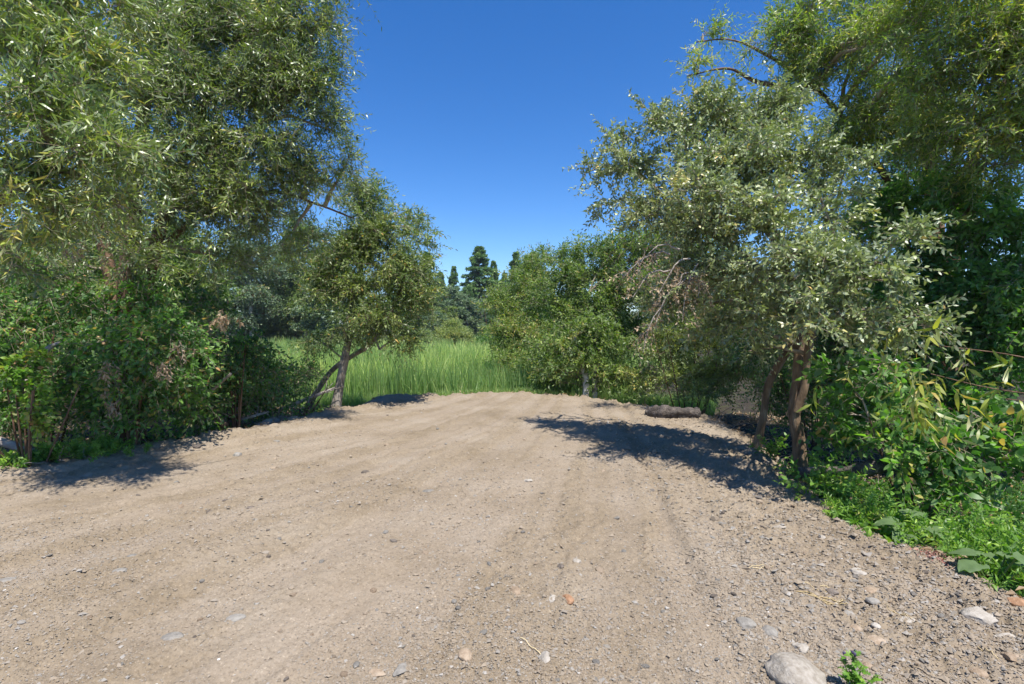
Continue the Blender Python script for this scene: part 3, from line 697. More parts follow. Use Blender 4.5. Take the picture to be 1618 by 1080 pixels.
# tall willow behind it, top right
plant_tree('willow_tree', 'tall yellow-green willow filling the top right corner behind the grey-green tree', 'tree', bpt(1490, 8.2),
    [[foot(1500, 8.2, .20), W(1490, 560, 8.2, .17), W(1478, 400, 8.2, .14), W(1470, 260, 8.2, .10), W(1440, 120, 8.1, .07), W(1410, -20, 8.1, .06), W(1400, -120, 8.1, .03)],
     [W(1488, 520, 8.2, .15), W(1520, 340, 8.1, .10), W(1548, 220, 7.9, .085), W(1590, 130, 7.7, .065), W(1640, 30, 7.6, .06)],
     [W(1478, 400, 8.2, .08), W(1380, 250, 8.1, .045), W(1290, 140, 8.1, .034), W(1200, 80, 8.2, .022), W(1150, 62, 8.3, .012), W(1100, 66, 8.4, .008)],
     [W(1290, 140, 8.1, .04), W(1200, 130, 8.2, .03), W(1150, 108, 8.3, .018), W(1085, 120, 8.4, .008)]],
    [blob(1110, 55, 8.4, 42, 26, None, .3, .1), blob(1105, 100, 8.4, 36, 26, None, .28, .1), blob(1230, 60, 8.0, 60, 55, None, .75, -.1), blob(1280, 20, 7.8, 60, 50, None, .8), blob(1300, 120, 7.9, 70, 55, None, .8, -.05), blob(1370, 50, 7.6, 80, 60),
     blob(1450, 30, 6.4, 80, 60), blob(1540, 30, 5.8, 80, 60, None, 1, .1), blob(1610, 70, 5.6, 60, 80, None, .9, .05), blob(1400, 150, 7.6, 80, 55, None, .9), blob(1490, 130, 6.2, 80, 55, None, .9),
     blob(1580, 180, 5.7, 80, 60, None, .9), blob(1500, 230, 6.6, 80, 55, None, .8, -.1), blob(1600, 260, 6.0, 80, 60, None, .9, -.05), blob(1380, -50, 7.8, 110, 60), blob(1540, -60, 5.8, 120, 60), blob(1700, 40, 5.2, 120, 120), blob(1430, 250, 8.3, 70, 60, None, .5, -.1), blob(1700, 160, 5.6, 80, 110), blob(1350, 210, 8.0, 70, 60), blob(1400, 320, 8.4, 70, 60, None, .9), blob(1330, 380, 8.6, 60, 60, None, .8), blob(1450, 200, 7.8, 70, 60)],
    Spec(**{**WIL.__dict__, 'tone': .66, 'leaf': .09, 'wid': .018, 'cov': 1.7}), M_BARK, M_SUNNY, 15, 'tall willows around the clearing', .05)

# dark thicket tree on the right
plant_tree('thicket_tree', 'dense dark green leafy tree filling the shade at the right border', 'tree', bpt(1560, 6.9),
    [[foot(1560, 6.9, .12), W(1555, 560, 6.9, .10), W(1545, 430, 6.9, .08), W(1530, 300, 7.0, .04)], [foot(1450, 7.4, .09), W(1445, 520, 7.4, .07), W(1430, 360, 7.4, .04)],
     [foot(1660, 6.4, .10), W(1665, 500, 6.4, .07), W(1660, 330, 6.5, .04)]],
    [blob(1420, 330, 7.5, 70, 60, None, .8), blob(1500, 330, 7.0, 80, 60), blob(1590, 370, 6.5, 70, 65), blob(1460, 420, 7.4, 80, 60), blob(1550, 450, 6.6, 80, 60), blob(1620, 500, 6.1, 60, 80),
     blob(1390, 470, 6.9, 60, 50), blob(1450, 490, 7.0, 60, 50), blob(1530, 480, 6.6, 60, 50), blob(1480, 540, 6.9, 90, 60), blob(1570, 570, 6.3, 70, 60), blob(1390, 600, 6.9, 70, 60, None, .9), blob(1480, 640, 6.5, 80, 50), blob(1690, 420, 6.3, 70, 150), blob(1560, 660, 6.0, 80, 50), blob(1350, 640, 7.0, 50, 60, None, .8)],
    Spec(leaf=.10, wid=.036, cov=2.2, shoot=.36, nleaf=10, nshoot=10, droop=.3, up=.2, tone=.42, flat=.25), M_BARK, M_BROAD, 16, None, .04)

# ------------------------------------------------------------------ shrubs
def shrub(label, base_px, d, blobs, sp, mat, seed, name='shrub', group='shrubs around the clearing', stems=9, bark=None, spread=.5, hgt=.7, lean=None):
    b = bpt(base_px, d); r = np.random.default_rng(seed + 900); S = []
    top = max(bl[0][2] for bl in blobs)
    for k in range(stems):
        a = r.uniform(0, TAU); q = r.uniform(.1, 1) * spread
        f0 = (b[0] + math.cos(a) * q * .35, d + math.sin(a) * q * .25)
        z0 = gz(*f0)
        S.append([(f0[0], f0[1], z0 - .1, .014), (b[0] + math.cos(a) * q * .7, d + math.sin(a) * q * .6, z0 + (top - z0) * .3 * hgt, .012), (b[0] + math.cos(a) * q * 1.3, d + math.sin(a) * q, z0 + (top - z0) * hgt, .006)])
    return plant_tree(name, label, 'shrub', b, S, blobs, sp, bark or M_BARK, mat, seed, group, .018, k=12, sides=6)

BRD = Spec(leaf=.08, wid=.040, cov=1.5, shoot=.34, nleaf=8, nshoot=9, droop=.35, up=.2, tone=.44, flat=.2, tvar=.25, dead=.04, twig=1.7, shell=.5)
shrub('vine-covered shrub with rounded glossy leaves at the foot of the tall willow', 200, 6.9,
      [blob(150, 540, 6.9, 60, 40), blob(215, 540, 6.7, 65, 45), blob(270, 520, 6.9, 55, 35), blob(130, 470, 7.2, 60, 40, None, .7), blob(180, 600, 6.6, 60, 40, None, .8), blob(245, 600, 6.6, 60, 40, None, .8), blob(230, 660, 6.9, 55, 26, None, .6), blob(160, 650, 6.8, 50, 26, None, .4), blob(300, 560, 7.0, 50, 40, None, .9), blob(120, 610, 7.0, 60, 45), blob(200, 640, 7.2, 70, 40), blob(290, 630, 7.3, 55, 40), blob(250, 470, 7.2, 60, 40, None, .7)], BRD, M_BROAD, 21)
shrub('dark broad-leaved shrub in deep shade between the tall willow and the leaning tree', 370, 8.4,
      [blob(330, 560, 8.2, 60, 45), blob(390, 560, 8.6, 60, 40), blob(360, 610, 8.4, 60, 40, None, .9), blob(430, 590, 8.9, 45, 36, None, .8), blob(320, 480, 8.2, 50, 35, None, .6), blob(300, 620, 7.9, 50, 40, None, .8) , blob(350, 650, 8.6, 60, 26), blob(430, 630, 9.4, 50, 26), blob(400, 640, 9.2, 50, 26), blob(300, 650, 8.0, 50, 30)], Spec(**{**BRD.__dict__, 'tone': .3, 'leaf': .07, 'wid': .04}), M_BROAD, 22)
shrub('bare twiggy shrub with sparse leaves beside the leaning trunk', 470, 10.2,
      [blob(455, 600, 10.2, 40, 34, None, .45), blob(490, 590, 10.8, 34, 30, None, .4), blob(430, 620, 9.8, 40, 24, None, .5)], Spec(**{**BRD.__dict__, 'tone': .3, 'leaf': .05, 'wid': .03, 'nshoot': 14, 'nleaf': 5, 'twig': 1.6}), M_BROAD, 23)
shrub('bright yellow-green hop vine climbing a post-like stump at the left border', 40, 5.9,
      [blob(38, 575, 5.9, 32, 24), blob(34, 610, 5.85, 30, 26), blob(44, 640, 5.8, 28, 22), blob(52, 672, 5.8, 28, 20, None, .8), blob(4, 560, 5.9, 22, 30, None, .7)], Spec(**{**BRD.__dict__, 'leaf': .065, 'wid': .044, 'cov': 3, 'tone': .6, 'shoot': .18}), M_BRIGHT, 24, name='hop_vine', group='leafy plants along the left edge')
shrub('tangled dark shrub behind the hop vine at the left border', 60, 6.9,
      [blob(40, 510, 7.0, 70, 40), blob(90, 590, 6.9, 40, 50, None, .6), blob(-20, 590, 6.8, 60, 60), blob(80, 440, 7.4, 70, 40, None, .8), blob(100, 660, 6.6, 40, 26, None, .5), blob(-40, 470, 6.9, 60, 80), blob(60, 640, 7.0, 70, 50), blob(0, 660, 6.7, 50, 50)], Spec(**{**BRD.__dict__, 'tone': .34, 'leaf': .065, 'wid': .03, 'twig': 1.3}), M_BROAD, 25)

# shrubs right of the marsh
YW = Spec(leaf=.13, wid=.034, cov=1.7, shoot=.50, nleaf=10, nshoot=11, droop=.15, up=.5, tone=.60, flat=.2, tvar=.2)
shrub('yellowish willow bush standing in the marsh right of the pines', 800, 19.0,
      [blob(824, 458, 19, 30, 34), blob(850, 420, 19, 36, 34), blob(800, 485, 18.5, 36, 36), blob(850, 470, 18.5, 44, 40), blob(798, 530, 18, 34, 34), blob(838, 540, 18, 42, 46), blob(815, 580, 17.5, 36, 36), blob(870, 520, 18.5, 40, 50), blob(850, 590, 16.5, 36, 26)], YW, M_MID, 26, group='shrubs right of the marsh', spread=1.2)
shrub('tall mixed green shrub between the marsh willow and the grey-green tree', 900, 15.0,
      [blob(885, 405, 15, 30, 28, None, .7), blob(925, 400, 15, 40, 26, None, .7), blob(900, 440, 14.8, 50, 38), blob(955, 430, 14.6, 50, 40), blob(880, 490, 14.6, 50, 45), blob(945, 490, 14.4, 55, 45), blob(870, 560, 14.4, 50, 45), blob(1000, 470, 14, 55, 55), blob(1010, 540, 14, 50, 50), blob(870, 600, 14.0, 36, 30), blob(985, 385, 14.5, 45, 32, None, .8), blob(1030, 400, 14, 50, 45), blob(1045, 455, 13.5, 50, 45), blob(1070, 400, 14.5, 50, 45), blob(1120, 420, 14.5, 60, 50)], Spec(**{**YW.__dict__, 'leaf': .11, 'wid': .036, 'tone': .48, 'cov': 1.6}), M_MID, 27, group='shrubs right of the marsh', spread=1.0)
plant_tree('elder_bush', 'bright green bush growing around a pale forked stump at the far edge of the dirt', 'shrub', bpt(928, 12.7),
      [[foot(923, 12.6, .085), W(926, 606, 12.6, .08), W(924, 590, 12.65, .075), W(915, 560, 12.7, .05), W(905, 520, 12.8, .03)],
       [foot(939, 12.7, .07), W(940, 608, 12.7, .065), W(942, 585, 12.7, .055), W(955, 550, 12.8, .03)]],
      [blob(930, 520, 12.9, 50, 32), blob(890, 550, 12.8, 46, 32), blob(965, 545, 12.8, 44, 36), blob(895, 590, 12.5, 38, 24, None, .8), blob(962, 592, 12.5, 34, 24, None, .9, .15), blob(930, 560, 12.9, 50, 30), blob(985, 590, 12.6, 30, 24, None, .7), blob(868, 596, 12.9, 34, 22, None, .7), blob(845, 606, 13.4, 30, 16, None, .6), blob(1010, 600, 12.6, 30, 20, None, .6)],
      Spec(leaf=.115, wid=.038, cov=1.7, shoot=.40, nleaf=9, nshoot=10, droop=.4, up=.25, tone=.48, flat=.25, tvar=.2), M_BARKW, M_MID, 28, 'shrubs right of the marsh', .03)
shrub('low olive shrub with tiny dense leaves behind the dark log', 1090, 11.2,
      [blob(1050, 550, 11.6, 50, 40), blob(1100, 530, 11.4, 60, 40), blob(1160, 530, 11.0, 50, 40), blob(1080, 590, 11.1, 56, 34), blob(1140, 590, 10.8, 56, 36), blob(1190, 580, 10.4, 40, 36, None, .8), blob(1110, 620, 10.6, 50, 20, None, .8), blob(1070, 470, 12, 60, 45), blob(1150, 460, 11.6, 60, 45), blob(1220, 480, 11.2, 60, 50), blob(1220, 560, 10.8, 50, 40), blob(1020, 600, 11.8, 40, 30, None, .7)],
      Spec(leaf=.07, wid=.027, cov=1.8, shoot=.32, nleaf=11, nshoot=12, droop=.2, up=.35, tone=.55, flat=.2), M_OLIVE, 29, group='shrubs right of the marsh', spread=1.1)
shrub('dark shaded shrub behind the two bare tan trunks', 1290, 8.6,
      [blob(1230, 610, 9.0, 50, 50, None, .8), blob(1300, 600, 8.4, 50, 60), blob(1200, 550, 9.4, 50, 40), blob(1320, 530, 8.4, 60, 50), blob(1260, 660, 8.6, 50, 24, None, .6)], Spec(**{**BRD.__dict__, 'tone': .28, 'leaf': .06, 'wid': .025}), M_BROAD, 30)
shrub('broad-leaved shrub at the foot of the right-hand thicket above the burdock', 1470, 5.0,
      [blob(1420, 690, 5.0, 60, 40), blob(1480, 700, 4.9, 60, 45), blob(1550, 690, 4.8, 60, 50), blob(1440, 750, 4.8, 50, 36, None, .8), blob(1510, 770, 4.6, 60, 36, None, .7), blob(1600, 740, 4.6, 50, 50), blob(1350, 690, 5.6, 40, 40, None, .7), blob(1390, 640, 5.5, 50, 30, None, .8), blob(1330, 590, 5.3, 40, 34, None, .8), blob(1390, 585, 5.2, 50, 30, None, .8), blob(1310, 650, 5.6, 30, 36, None, .6)],
      Spec(**{**BRD.__dict__, 'leaf': .095, 'wid': .055, 'tone': .42, 'cov': 1.8}), M_BROAD, 32)
# yellow willow spray reaching in from the right border
b = bpt(1840, 4.1)
G_ = thing('willow_sapling', 'young willow with bright yellow-green leaves hanging in from the right border', 'tree', b)
g = Geo()
for q in ([foot(1840, 4.1, .05), W(1830, 680, 4.10, .04), W(1760, 640, 4.10, .02), W(1650, 625, 4.10, .008), W(1560, 612, 4.05, .005), W(1470, 590, 4.00, .003)],
          [W(1830, 680, 4.10, .03), W(1740, 600, 4.10, .015), W(1620, 565, 4.15, .006), W(1520, 550, 4.15, .004), W(1420, 540, 4.15, .003)],
          [W(1760, 640, 4.10, .02), W(1690, 640, 4.00, .006), W(1590, 630, 4.00, .004)]): trunk_tube(g, q, 20, 6, 3)
link('trunk', g.mesh('trunk', M_BARK, b), G_)
g = Geo(); r = np.random.default_rng(44); GW = Spec(leaf=.15, wid=.028, nleaf=9, droop=.6, flat=.25, spread=.7, tvar=.22)
for px, py, d, n, rad in ((1450, 598, 4.00, 3, .03), (1472, 612, 3.95, 3, .04), (1440, 635, 3.95, 3, .03), (1446, 655, 4.00, 3, .03), (1490, 606, 4.00, 2, .03), (1420, 550, 4.15, 2, .05), (1460, 546, 4.10, 2, .06), (1578, 632, 4.00, 2, .03), (1612, 650, 3.95, 3, .04), (1335, 606, 4.50, 2, .05), (1520, 560, 4.10, 1, .05), (1600, 590, 4.10, 1, .05)):
    S = at(px, py - 14, d) + r.normal(size=(n, 3)) * rad
    shoots(g, r, S, unit(r.normal(size=(n, 3)) * .5 + np.array([-.3, -.1, -.6])), GW, .15 + .12 * r.random(n), 8, np.clip(.62 + r.normal(size=n) * .2, .05, .9))
link('crown', g.mesh('crown', [M_STEM, M_GOLD], b), G_)

# ------------------------------------------------------------------ herbs at the edges
def herb(name, label, cat, px, py, d, n, ht, sp, mat, seed, group, width=.25, out=.5, z=None, nl=None):
    x, y = at(px, 560, d)[0], d
    zz = gz(x, y) if z is None else z
    r = np.random.default_rng(seed); b = (x, y, zz)
    root = thing(name, label, cat, b, group)
    S = np.stack([x + r.normal(size=n) * width * .5, y + r.normal(size=n) * width * .4, np.full(n, zz - .02)], -1)
    a = r.random(n) * TAU
    D = unit(np.stack([np.cos(a) * out, np.sin(a) * out, np.ones(n)], -1) + r.normal(size=(n, 3)) * .15)
    g = Geo(); shoots(g, r, S, D, sp, ht * (.55 + .6 * r.random(n)), nl or sp.nleaf, np.clip(.5 + r.normal(size=n) * .18, .05, .9), thin=.0035)
    link('leaves', g.mesh('leaves', [M_STEM, mat], b), root)
    return root
FEATH = Spec(leaf=.06, wid=.015, nleaf=46, droop=.25, spread=1.1, flat=.3)
LEAFY = Spec(leaf=.07, wid=.033, nleaf=14, droop=.3, spread=1.0, flat=.5)
NETT = Spec(leaf=.075, wid=.026, nleaf=18, droop=.2, spread=1.1, flat=.5)
GL = 'leafy plants along the left edge'; GR = 'weeds along the right edge'
herb('weed', 'bright feathery weed patch beside the pale fallen branch on the left', 'weed', 118, 720, 6.25, 44, .34, FEATH, M_BRIGHT, 61, GL, .5, .8)
herb('weed', 'bright feathery weed next to the left patch, closest to the tree shadow', 'weed', 165, 712, 6.4, 26, .28, FEATH, M_BRIGHT, 62, GL, .3, .8)
herb('weed', 'green weed clump at the left border under the pale fallen branch', 'weed', 8, 720, 5.85, 28, .32, LEAFY, M_BRIGHT, 63, GL, .3, .8)
herb('weed', 'light green leafy sprout below the hop vine', 'weed', 70, 690, 6.0, 14, .30, NETT, M_BRIGHT, 64, GL, .2, .7)
herb('weed', 'small leafy plant at the base of the leaning tree', 'weed', 497, 645, 10.3, 14, .42, LEAFY, M_BRIGHT, 65, GL, .25, .5)
herb('weed', 'shaded green plant beside the leaning dead log on the left', 'weed', 345, 655, 8.4, 14, .30, LEAFY, M_BROAD, 66, GL, .3, .7)
herb('weed', 'shaded green plant at the foot of the vine-covered shrub', 'weed', 265, 670, 7.4, 18, .32, LEAFY, M_BROAD, 67, GL, .5, .7)
herb('weed', 'green ferny weed in front of the dark horizontal log on the right', 'weed', 1325, 760, 4.85, 62, 0.65, LEAFY, M_BRIGHT, 70, GR, .28, .5)
herb('weed', 'pale green fern-like weed at the corner of the road edge', 'weed', 1360, 812, 4.35, 49, 0.37, FEATH, M_BRIGHT, 71, GR, .22, .6)
herb('weed', 'small weed at the foot of the thicker tan trunk', 'weed', 1290, 735, 5.5, 32, 0.53, LEAFY, M_BRIGHT, 72, GR, .2, .5)
herb('weed', 'small sprig growing between the two tan trunks', 'weed', 1220, 720, 6.4, 11, 0.46, LEAFY, M_BRIGHT, 73, GR, .1, .5)
herb('weed', 'low yellow-green weed behind the burdock, nearest the fern-like one', 'weed', 1405, 840, 4.1, 62, 0.25, LEAFY, M_BRIGHT, 74, GR, .3, .9)
herb('weed', 'tall pale thistle-like weed among the burdock leaves', 'weed', 1570, 850, 3.75, 36, 0.81, FEATH, M_BRIGHT, 75, GR, .30, .35, nl=60)
herb('weed', 'feathery weed at the right border behind the burdock', 'weed', 1612, 850, 3.8, 44, 0.71, FEATH, M_BRIGHT, 76, GR, .35, .5, nl=54)
herb('weed', 'leafy weed tuft between burdock and thicket', 'weed', 1500, 815, 4.2, 52, 0.5, NETT, M_BRIGHT, 77, GR, .4, .6)
herb('weed', 'leafy weed tuft on the shaded bank above the yellow-green weed', 'weed', 1440, 805, 4.5, 49, 0.46, NETT, M_BROAD, 78, GR, .4, .7)
herb('weed', 'dense feathery weed hugging the road edge at the lower right corner', 'weed', 1605, 915, 3.35, 62, 0.46, FEATH, M_BRIGHT, 79, GR, .3, .7)
herb('weed', 'feathery weed just above the middle burdock', 'weed', 1540, 880, 3.65, 49, 0.53, FEATH, M_BRIGHT, 80, GR, .25, .6)
herb('weed', 'leafy weed at the right border in the half shade', 'weed', 1600, 800, 4.3, 52, 0.62, NETT, M_BRIGHT, 81, GR, .45, .5)
herb('weed', 'leafy weed at the far end of the dirt between stump and flat pale rock', 'weed', 1000, 625, 12.4, 26, .38, NETT, M_BRIGHT, 82, 'weeds at the far edge of the dirt', .6, .5)

def burdock(label, px, d, n, size, seed):
    x = at(px, 560, d)[0]; zz = gz(x, d); b = (x, d, zz); r = np.random.default_rng(seed)
    root = thing('burdock', label, 'plant', b, 'burdock plants along the right edge')
    lg, sg = Geo(), Geo()
    for k in range(n):
        a = k * 2.4 + r.random() * .5; L = size * r.uniform(.7, 1.1); up = r.uniform(.25, .7)
        dr = np.array([math.cos(a), math.sin(a), 0]); s = np.array([-math.sin(a), math.cos(a), 0]); o = np.array([x, d, zz])
        pl = .85 * L; tip = o + dr * pl * .8 + np.array([0, 0, pl * up * 1.5 + .08])
        V, fs = tubes(np.stack([o, o + dr * pl * .3 + np.array([0, 0, pl * up * .7]), tip])[None], np.array([[.008, .006, .005]]), 5); sg.add(V, fs, r.random())
        nu, nv = 9, 7; P = []
        for i in range(nu):
            t = i / (nu - 1); w = L * .42 * (math.sin(math.pi * min(1, (t * .93 + .07)) ** .62)) ** .8 * (1 if i < nu - 1 else 0.05)
            c = tip + dr * (t - .12) * L * .95 + np.array([0, 0, L * (.18 * t - .42 * t * t)])
            for j in range(nv):
                q = (j / (nv - 1) - .5) * 2
                P.append(c + s * q * w * (1 + .05 * r.normal()) + np.array([0, 0, .10 * L * abs(q) - .06 * L * q * q + .04 * L * r.normal()]) - dr * (abs(q) ** 2) * .10 * L * (t < .3))
        lg.add(P, [grid_faces(nu, nv)], np.clip(r.normal(.38, .13), .1, .8))
    link('leaves', lg.mesh('leaves', M_BROAD2, b), root); link('stalks', sg.mesh('stalks', M_STEM, b), root)
M_BROAD2 = leaf_material('burdock_leaf', [(0, (.035, .085, .015)), (.45, (.070, .150, .030)), (.85, (.12, .21, .05)), (.95, DEADC)], (.14, .2, .09), (1.5, 1.8, .6), .3, .55, .3, gain=1.1)
burdock('large burdock with broad flat leaves at the bend of the road edge', 1452, 3.98, 7, .19, 1)
burdock('burdock with upright leaves behind the red litter', 1512, 3.75, 7, .17, 2)
burdock('burdock sprawling over the road edge at the lower right corner', 1575, 3.30, 7, .17, 3)
burdock('burdock half hidden among feathery weeds at the right border', 1640, 3.45, 6, .19, 4)

# foreground thistle
x, y = on_ground(1352, 1096); zz = float(dirt_h(np.array([x]), np.array([y]))[0]); b = (x, y, zz); r = np.random.default_rng(9)
T_ = thing('thistle', 'small green thistle with dark purple buds growing from the dirt in front', 'plant', b)
sg, lg, bg = Geo(), Geo(), Geo()
tops = []
for a, L, el in ((.3, .105, 1.25), (1.3, .14, 1.4), (2.4, .13, 1.15), (3.3, .10, .8), (5.8, .10, .85), (4.5, .11, 1.2), (1.9, .135, 1.5)):
    D = np.array([math.cos(a) * math.cos(el), math.sin(a) * math.cos(el), math.sin(el)]); o = np.array(b)
    t = np.linspace(0, 1, 6)[:, None]; p = o + D * L * t + np.array([0, 0, .02]) * t * t + r.normal(size=(6, 3)) * .0015
    V, fs = tubes(p[None], np.linspace(.0038, .002, 6)[None], 6); sg.add(V, fs, .6); tops.append(p[-1])
    for k in range(9):
        q = p[min(5, 1 + k // 2)]; an = r.random() * TAU; A = unit(np.array([math.cos(an), math.sin(an), r.uniform(-.1, .6)]))
        LL = r.uniform(.026, .05); N = np.array([0, 0, 1.0]) + r.normal(size=3) * .3; B = unit(np.cross(N, A)); N = np.cross(A, B)
        m = 9; left, right = [], []
        for i in range(m):
            u = i / (m - 1); w = LL * .36 * math.sin(math.pi * (u * .9 + .05)) * (1.25 if i % 2 else .45)
            c = q + A * LL * u + N * LL * (.25 * u - .35 * u * u)
            fl = N * LL * r.normal() * .06
            left.append(c + B * w + N * w * .35 + fl); right.append(c - B * w + N * w * .35 - fl)
        mid = [(l + rr) / 2 - N * LL * .06 for l, rr in zip(left, right)]
        P = np.array([v for tr in zip(left, mid, right) for v in tr]); lg.add(P, [grid_faces(m, 3)], np.clip(r.normal(.42, .15), .1, .8))
for p in tops[1:3] + tops[6:]:
    for k in range(3):
        c = p + r.normal(size=3) * .007 + np.array([0, 0, .004]); P = ICO2 * .0058 * (1 + .3 * np.abs(n3(ICO2, k + 2, 6.0)))[:, None] * np.array([1, 1, 1.25]); bg.add(P + c, [ICOF2], r.random())
link('stem', sg.mesh('stem', M_STEM, b), T_); link('leaves', lg.mesh('leaves', M_BRIGHT, b), T_); link('buds', bg.mesh('buds', M_PURPLE, b), T_)

# ------------------------------------------------------------------ logs and dead wood
def log(name, label, pts, mat, seed, cat='log', group=None, cut=False, sides=14, k=22, twigs=0, gnarl=.14):
    base = np.array(pts[len(pts) // 2][:3]); base[2] -= pts[len(pts) // 2][3]
    root = thing(name, label, cat, base, group); g = Geo()
    c = trunk_tube(g, pts, k, sides, seed, gnarl, True)
    r = np.random.default_rng(seed)
    for t in range(twigs):
        p = c[r.integers(2, k - 1), :3]; D = unit(r.normal(size=3) * .7 + np.array([0, 0, .6])); L = r.uniform(.15, .45)
        q = p + D * L * np.linspace(0, 1, 6)[:, None] + r.normal(size=(6, 3)) * .012
        V, fs = tubes(q[None], np.linspace(.012, .004, 6)[None], 5); g.add(V, fs)
    link('trunk', g.mesh('trunk', mat, base), root)
    if cut:
        e, f = c[0, :3], unit(c[0, :3] - c[1, :3]); V, fs = tubes(np.stack([e + f * .001, e + f * .006])[None], np.full((1, 2), c[0, 3] * .93), 14, True)
        g = Geo(); g.add(V, fs); link('cut_end', g.mesh('cut_end', M_CUT, base, False), root)
    return root
def lp(px, py, r, up=0.0, sink=.2):
    x, y = on_ground(px, py); return (x, y, max(gz(x, y), -.1) + r * (1 - sink) + up, r)
log('log', 'thick dark mottled log lying at the far right end of the dirt', [lp(1022, 655, .06), lp(1030, 656, .10), lp(1048, 658, .125), lp(1070, 659, .115), lp(1094, 660, .11), lp(1106, 661, .07)], M_DARKLOG, 3, gnarl=.34, k=40, sides=20, twigs=3)
log('fallen_branch', 'pale weathered branch lying at the left border among weeds', [(*at(-8, 694, 6.3), .05), (*at(30, 706, 6.25), .055), (*at(60, 717, 6.2), .05), (*at(86, 728, 6.15), .04)], M_WOOD, 4, 'branch', 'dead wood on the left edge')
log('fallen_branch', 'thin grey branch under the pale weathered branch on the left', [(*at(5, 722, 6.1), .022), (*at(60, 732, 6.05), .024), (*at(110, 735, 6.05), .02), (*at(175, 726, 6.2), .012)], M_WOOD, 5, 'branch', 'dead wood on the left edge', twigs=4)
log('sawn_log', 'crooked grey log with a fresh sawn end at the edge of the dirt', [lp(405, 671, .06), lp(418, 668, .075), lp(432, 663, .085), lp(446, 661, .08), lp(458, 664, .06)], M_WOOD, 6, 'log', 'dead wood on the left edge', True, twigs=6)
log('fallen_branch', 'brown dead trunk slanting down to the dirt in the dark undergrowth', [(*at(306, 632, 8.3), .06), (*at(330, 650, 8.2), .065), (*at(356, 672, 8.1), .055)], M_BARKT, 7, 'branch', 'dead wood on the left edge')
log('dead_branch', 'thin tan dead branch leaning upward in front of the dark shrub', [(*at(318, 632, 8.0), .02), (*at(340, 612, 7.9), .025), (*at(365, 590, 7.8), .02)], M_WOOD, 8, 'branch', 'dead wood on the left edge')
log('fallen_branch', 'long grey stick lying beneath the leaning tree', [(*at(430, 652, 9.6), .03), (*at(470, 636, 10.0), .035), (*at(505, 622, 10.3), .03), (*at(530, 612, 10.6), .02)], M_WOOD, 9, 'branch', 'dead wood on the left edge', twigs=9)
log('fallen_branch', 'bundle-like twiggy branch left of the sawn log', [(*at(355, 668, 8.5), .02), (*at(390, 660, 8.7), .026), (*at(425, 650, 9.0), .02)], M_WOOD, 10, 'branch', 'dead wood on the left edge', twigs=10)
log('log', 'grey-brown log lying behind the weeds on the right bank', [(*at(1262, 746, 5.3), .05), (*at(1310, 744, 5.2), .055), (*at(1350, 742, 5.1), .055), (*at(1374, 738, 5.0), .075), (*at(1392, 737, 5.0), .07)], M_DARKLOG, 12, gnarl=.25)
log('fallen_branch', 'short reddish broken branch poking out of the right-hand weeds', [(*at(1345, 788, 4.6), .03), (*at(1365, 795, 4.5), .035), (*at(1385, 803, 4.4), .025)], M_BARKT, 13, 'branch')
log('leaning_stump', 'grey upright dead stem behind the hop vine at the left border', [foot(46, 6.3, .055), W(47, 640, 6.3, .05), W(46, 590, 6.35, .045), W(70, 555, 6.4, .035), W(95, 540, 6.5, .02)], M_WOOD, 14, 'stump', 'dead wood on the left edge')

# straw, red litter
def straw(label, lines, seed):
    P = [on_ground(*p) for l in lines for p in l]; c = np.mean(P, 0); b = (c[0], c[1], gz(*c)); g = Geo(); r = np.random.default_rng(seed)
    for l in lines:
        q = np.array([(*on_ground(*p), 0) for p in l]); q = spline(np.hstack([q, np.zeros((len(q), 1))]), 14)[:, :3]
        q[:, 2] = dirt_h(q[:, 0], q[:, 1]) + .006 + r.random() * .004
        V, fs = tubes(q[None], np.full((1, 14), r.uniform(.0016, .0028)), 4); g.add(V, fs, r.random())
    o = link('straw', g.mesh('straw', M_STRAW, b), None, b)
    return tag(o, label, 'straw', 'dry straw on the stony shoulder')
straw('loose bunch of dry straw stalks lying on the stony shoulder', [[(1258, 938), (1300, 948), (1330, 952)], [(1262, 941), (1295, 951), (1316, 957)], [(1298, 953), (1328, 955), (1332, 952)], [(1302, 942), (1310, 934), (1296, 932)], [(1280, 945), (1320, 955), (1345, 962)], [(1300, 950), (1325, 951), (1336, 958)], [(1270, 931), (1288, 934), (1300, 940)]], 1)
straw('two straight straw stalks above the loose bunch of straw', [[(1183, 898), (1200, 897), (1222, 898)], [(1188, 899), (1205, 899), (1218, 898)]], 2)
straw('thin diagonal straw stalk right of the rounded cream stone', [[(1400, 966), (1420, 974), (1444, 983)], [(1408, 968), (1425, 977), (1440, 984)]], 3)
straw('single pale straw at the bottom, left of the pyramid stone', [[(822, 1010), (838, 1019), (858, 1030)]], 4)
straw('thin straw beside the brown pointed stone at the lower right', [[(1545, 1030), (1560, 1042), (1578, 1053)]], 5)
g = Geo(); r = np.random.default_rng(17); n = 260
px = r.normal(1475, 14, n); py = 884 + (px - 1475) * .35 + r.normal(0, 5, n)
xy = np.array([on_ground(a, c) for a, c in zip(px, py)]); P = np.column_stack([xy, dirt_h(xy[:, 0], xy[:, 1]) + .006 + .02 * r.random(n)])
leaves(g, P, rdir(r, n) * np.array([1, 1, .4]), rdir(r, n) + np.array([0, 0, .6]), .014 + .012 * r.random(n), .008, r.random(n), True, 0)
c = P.mean(0); tag(link('flower_litter', g.mesh('flower_litter', M_RED, c), None, c), kind='stuff')

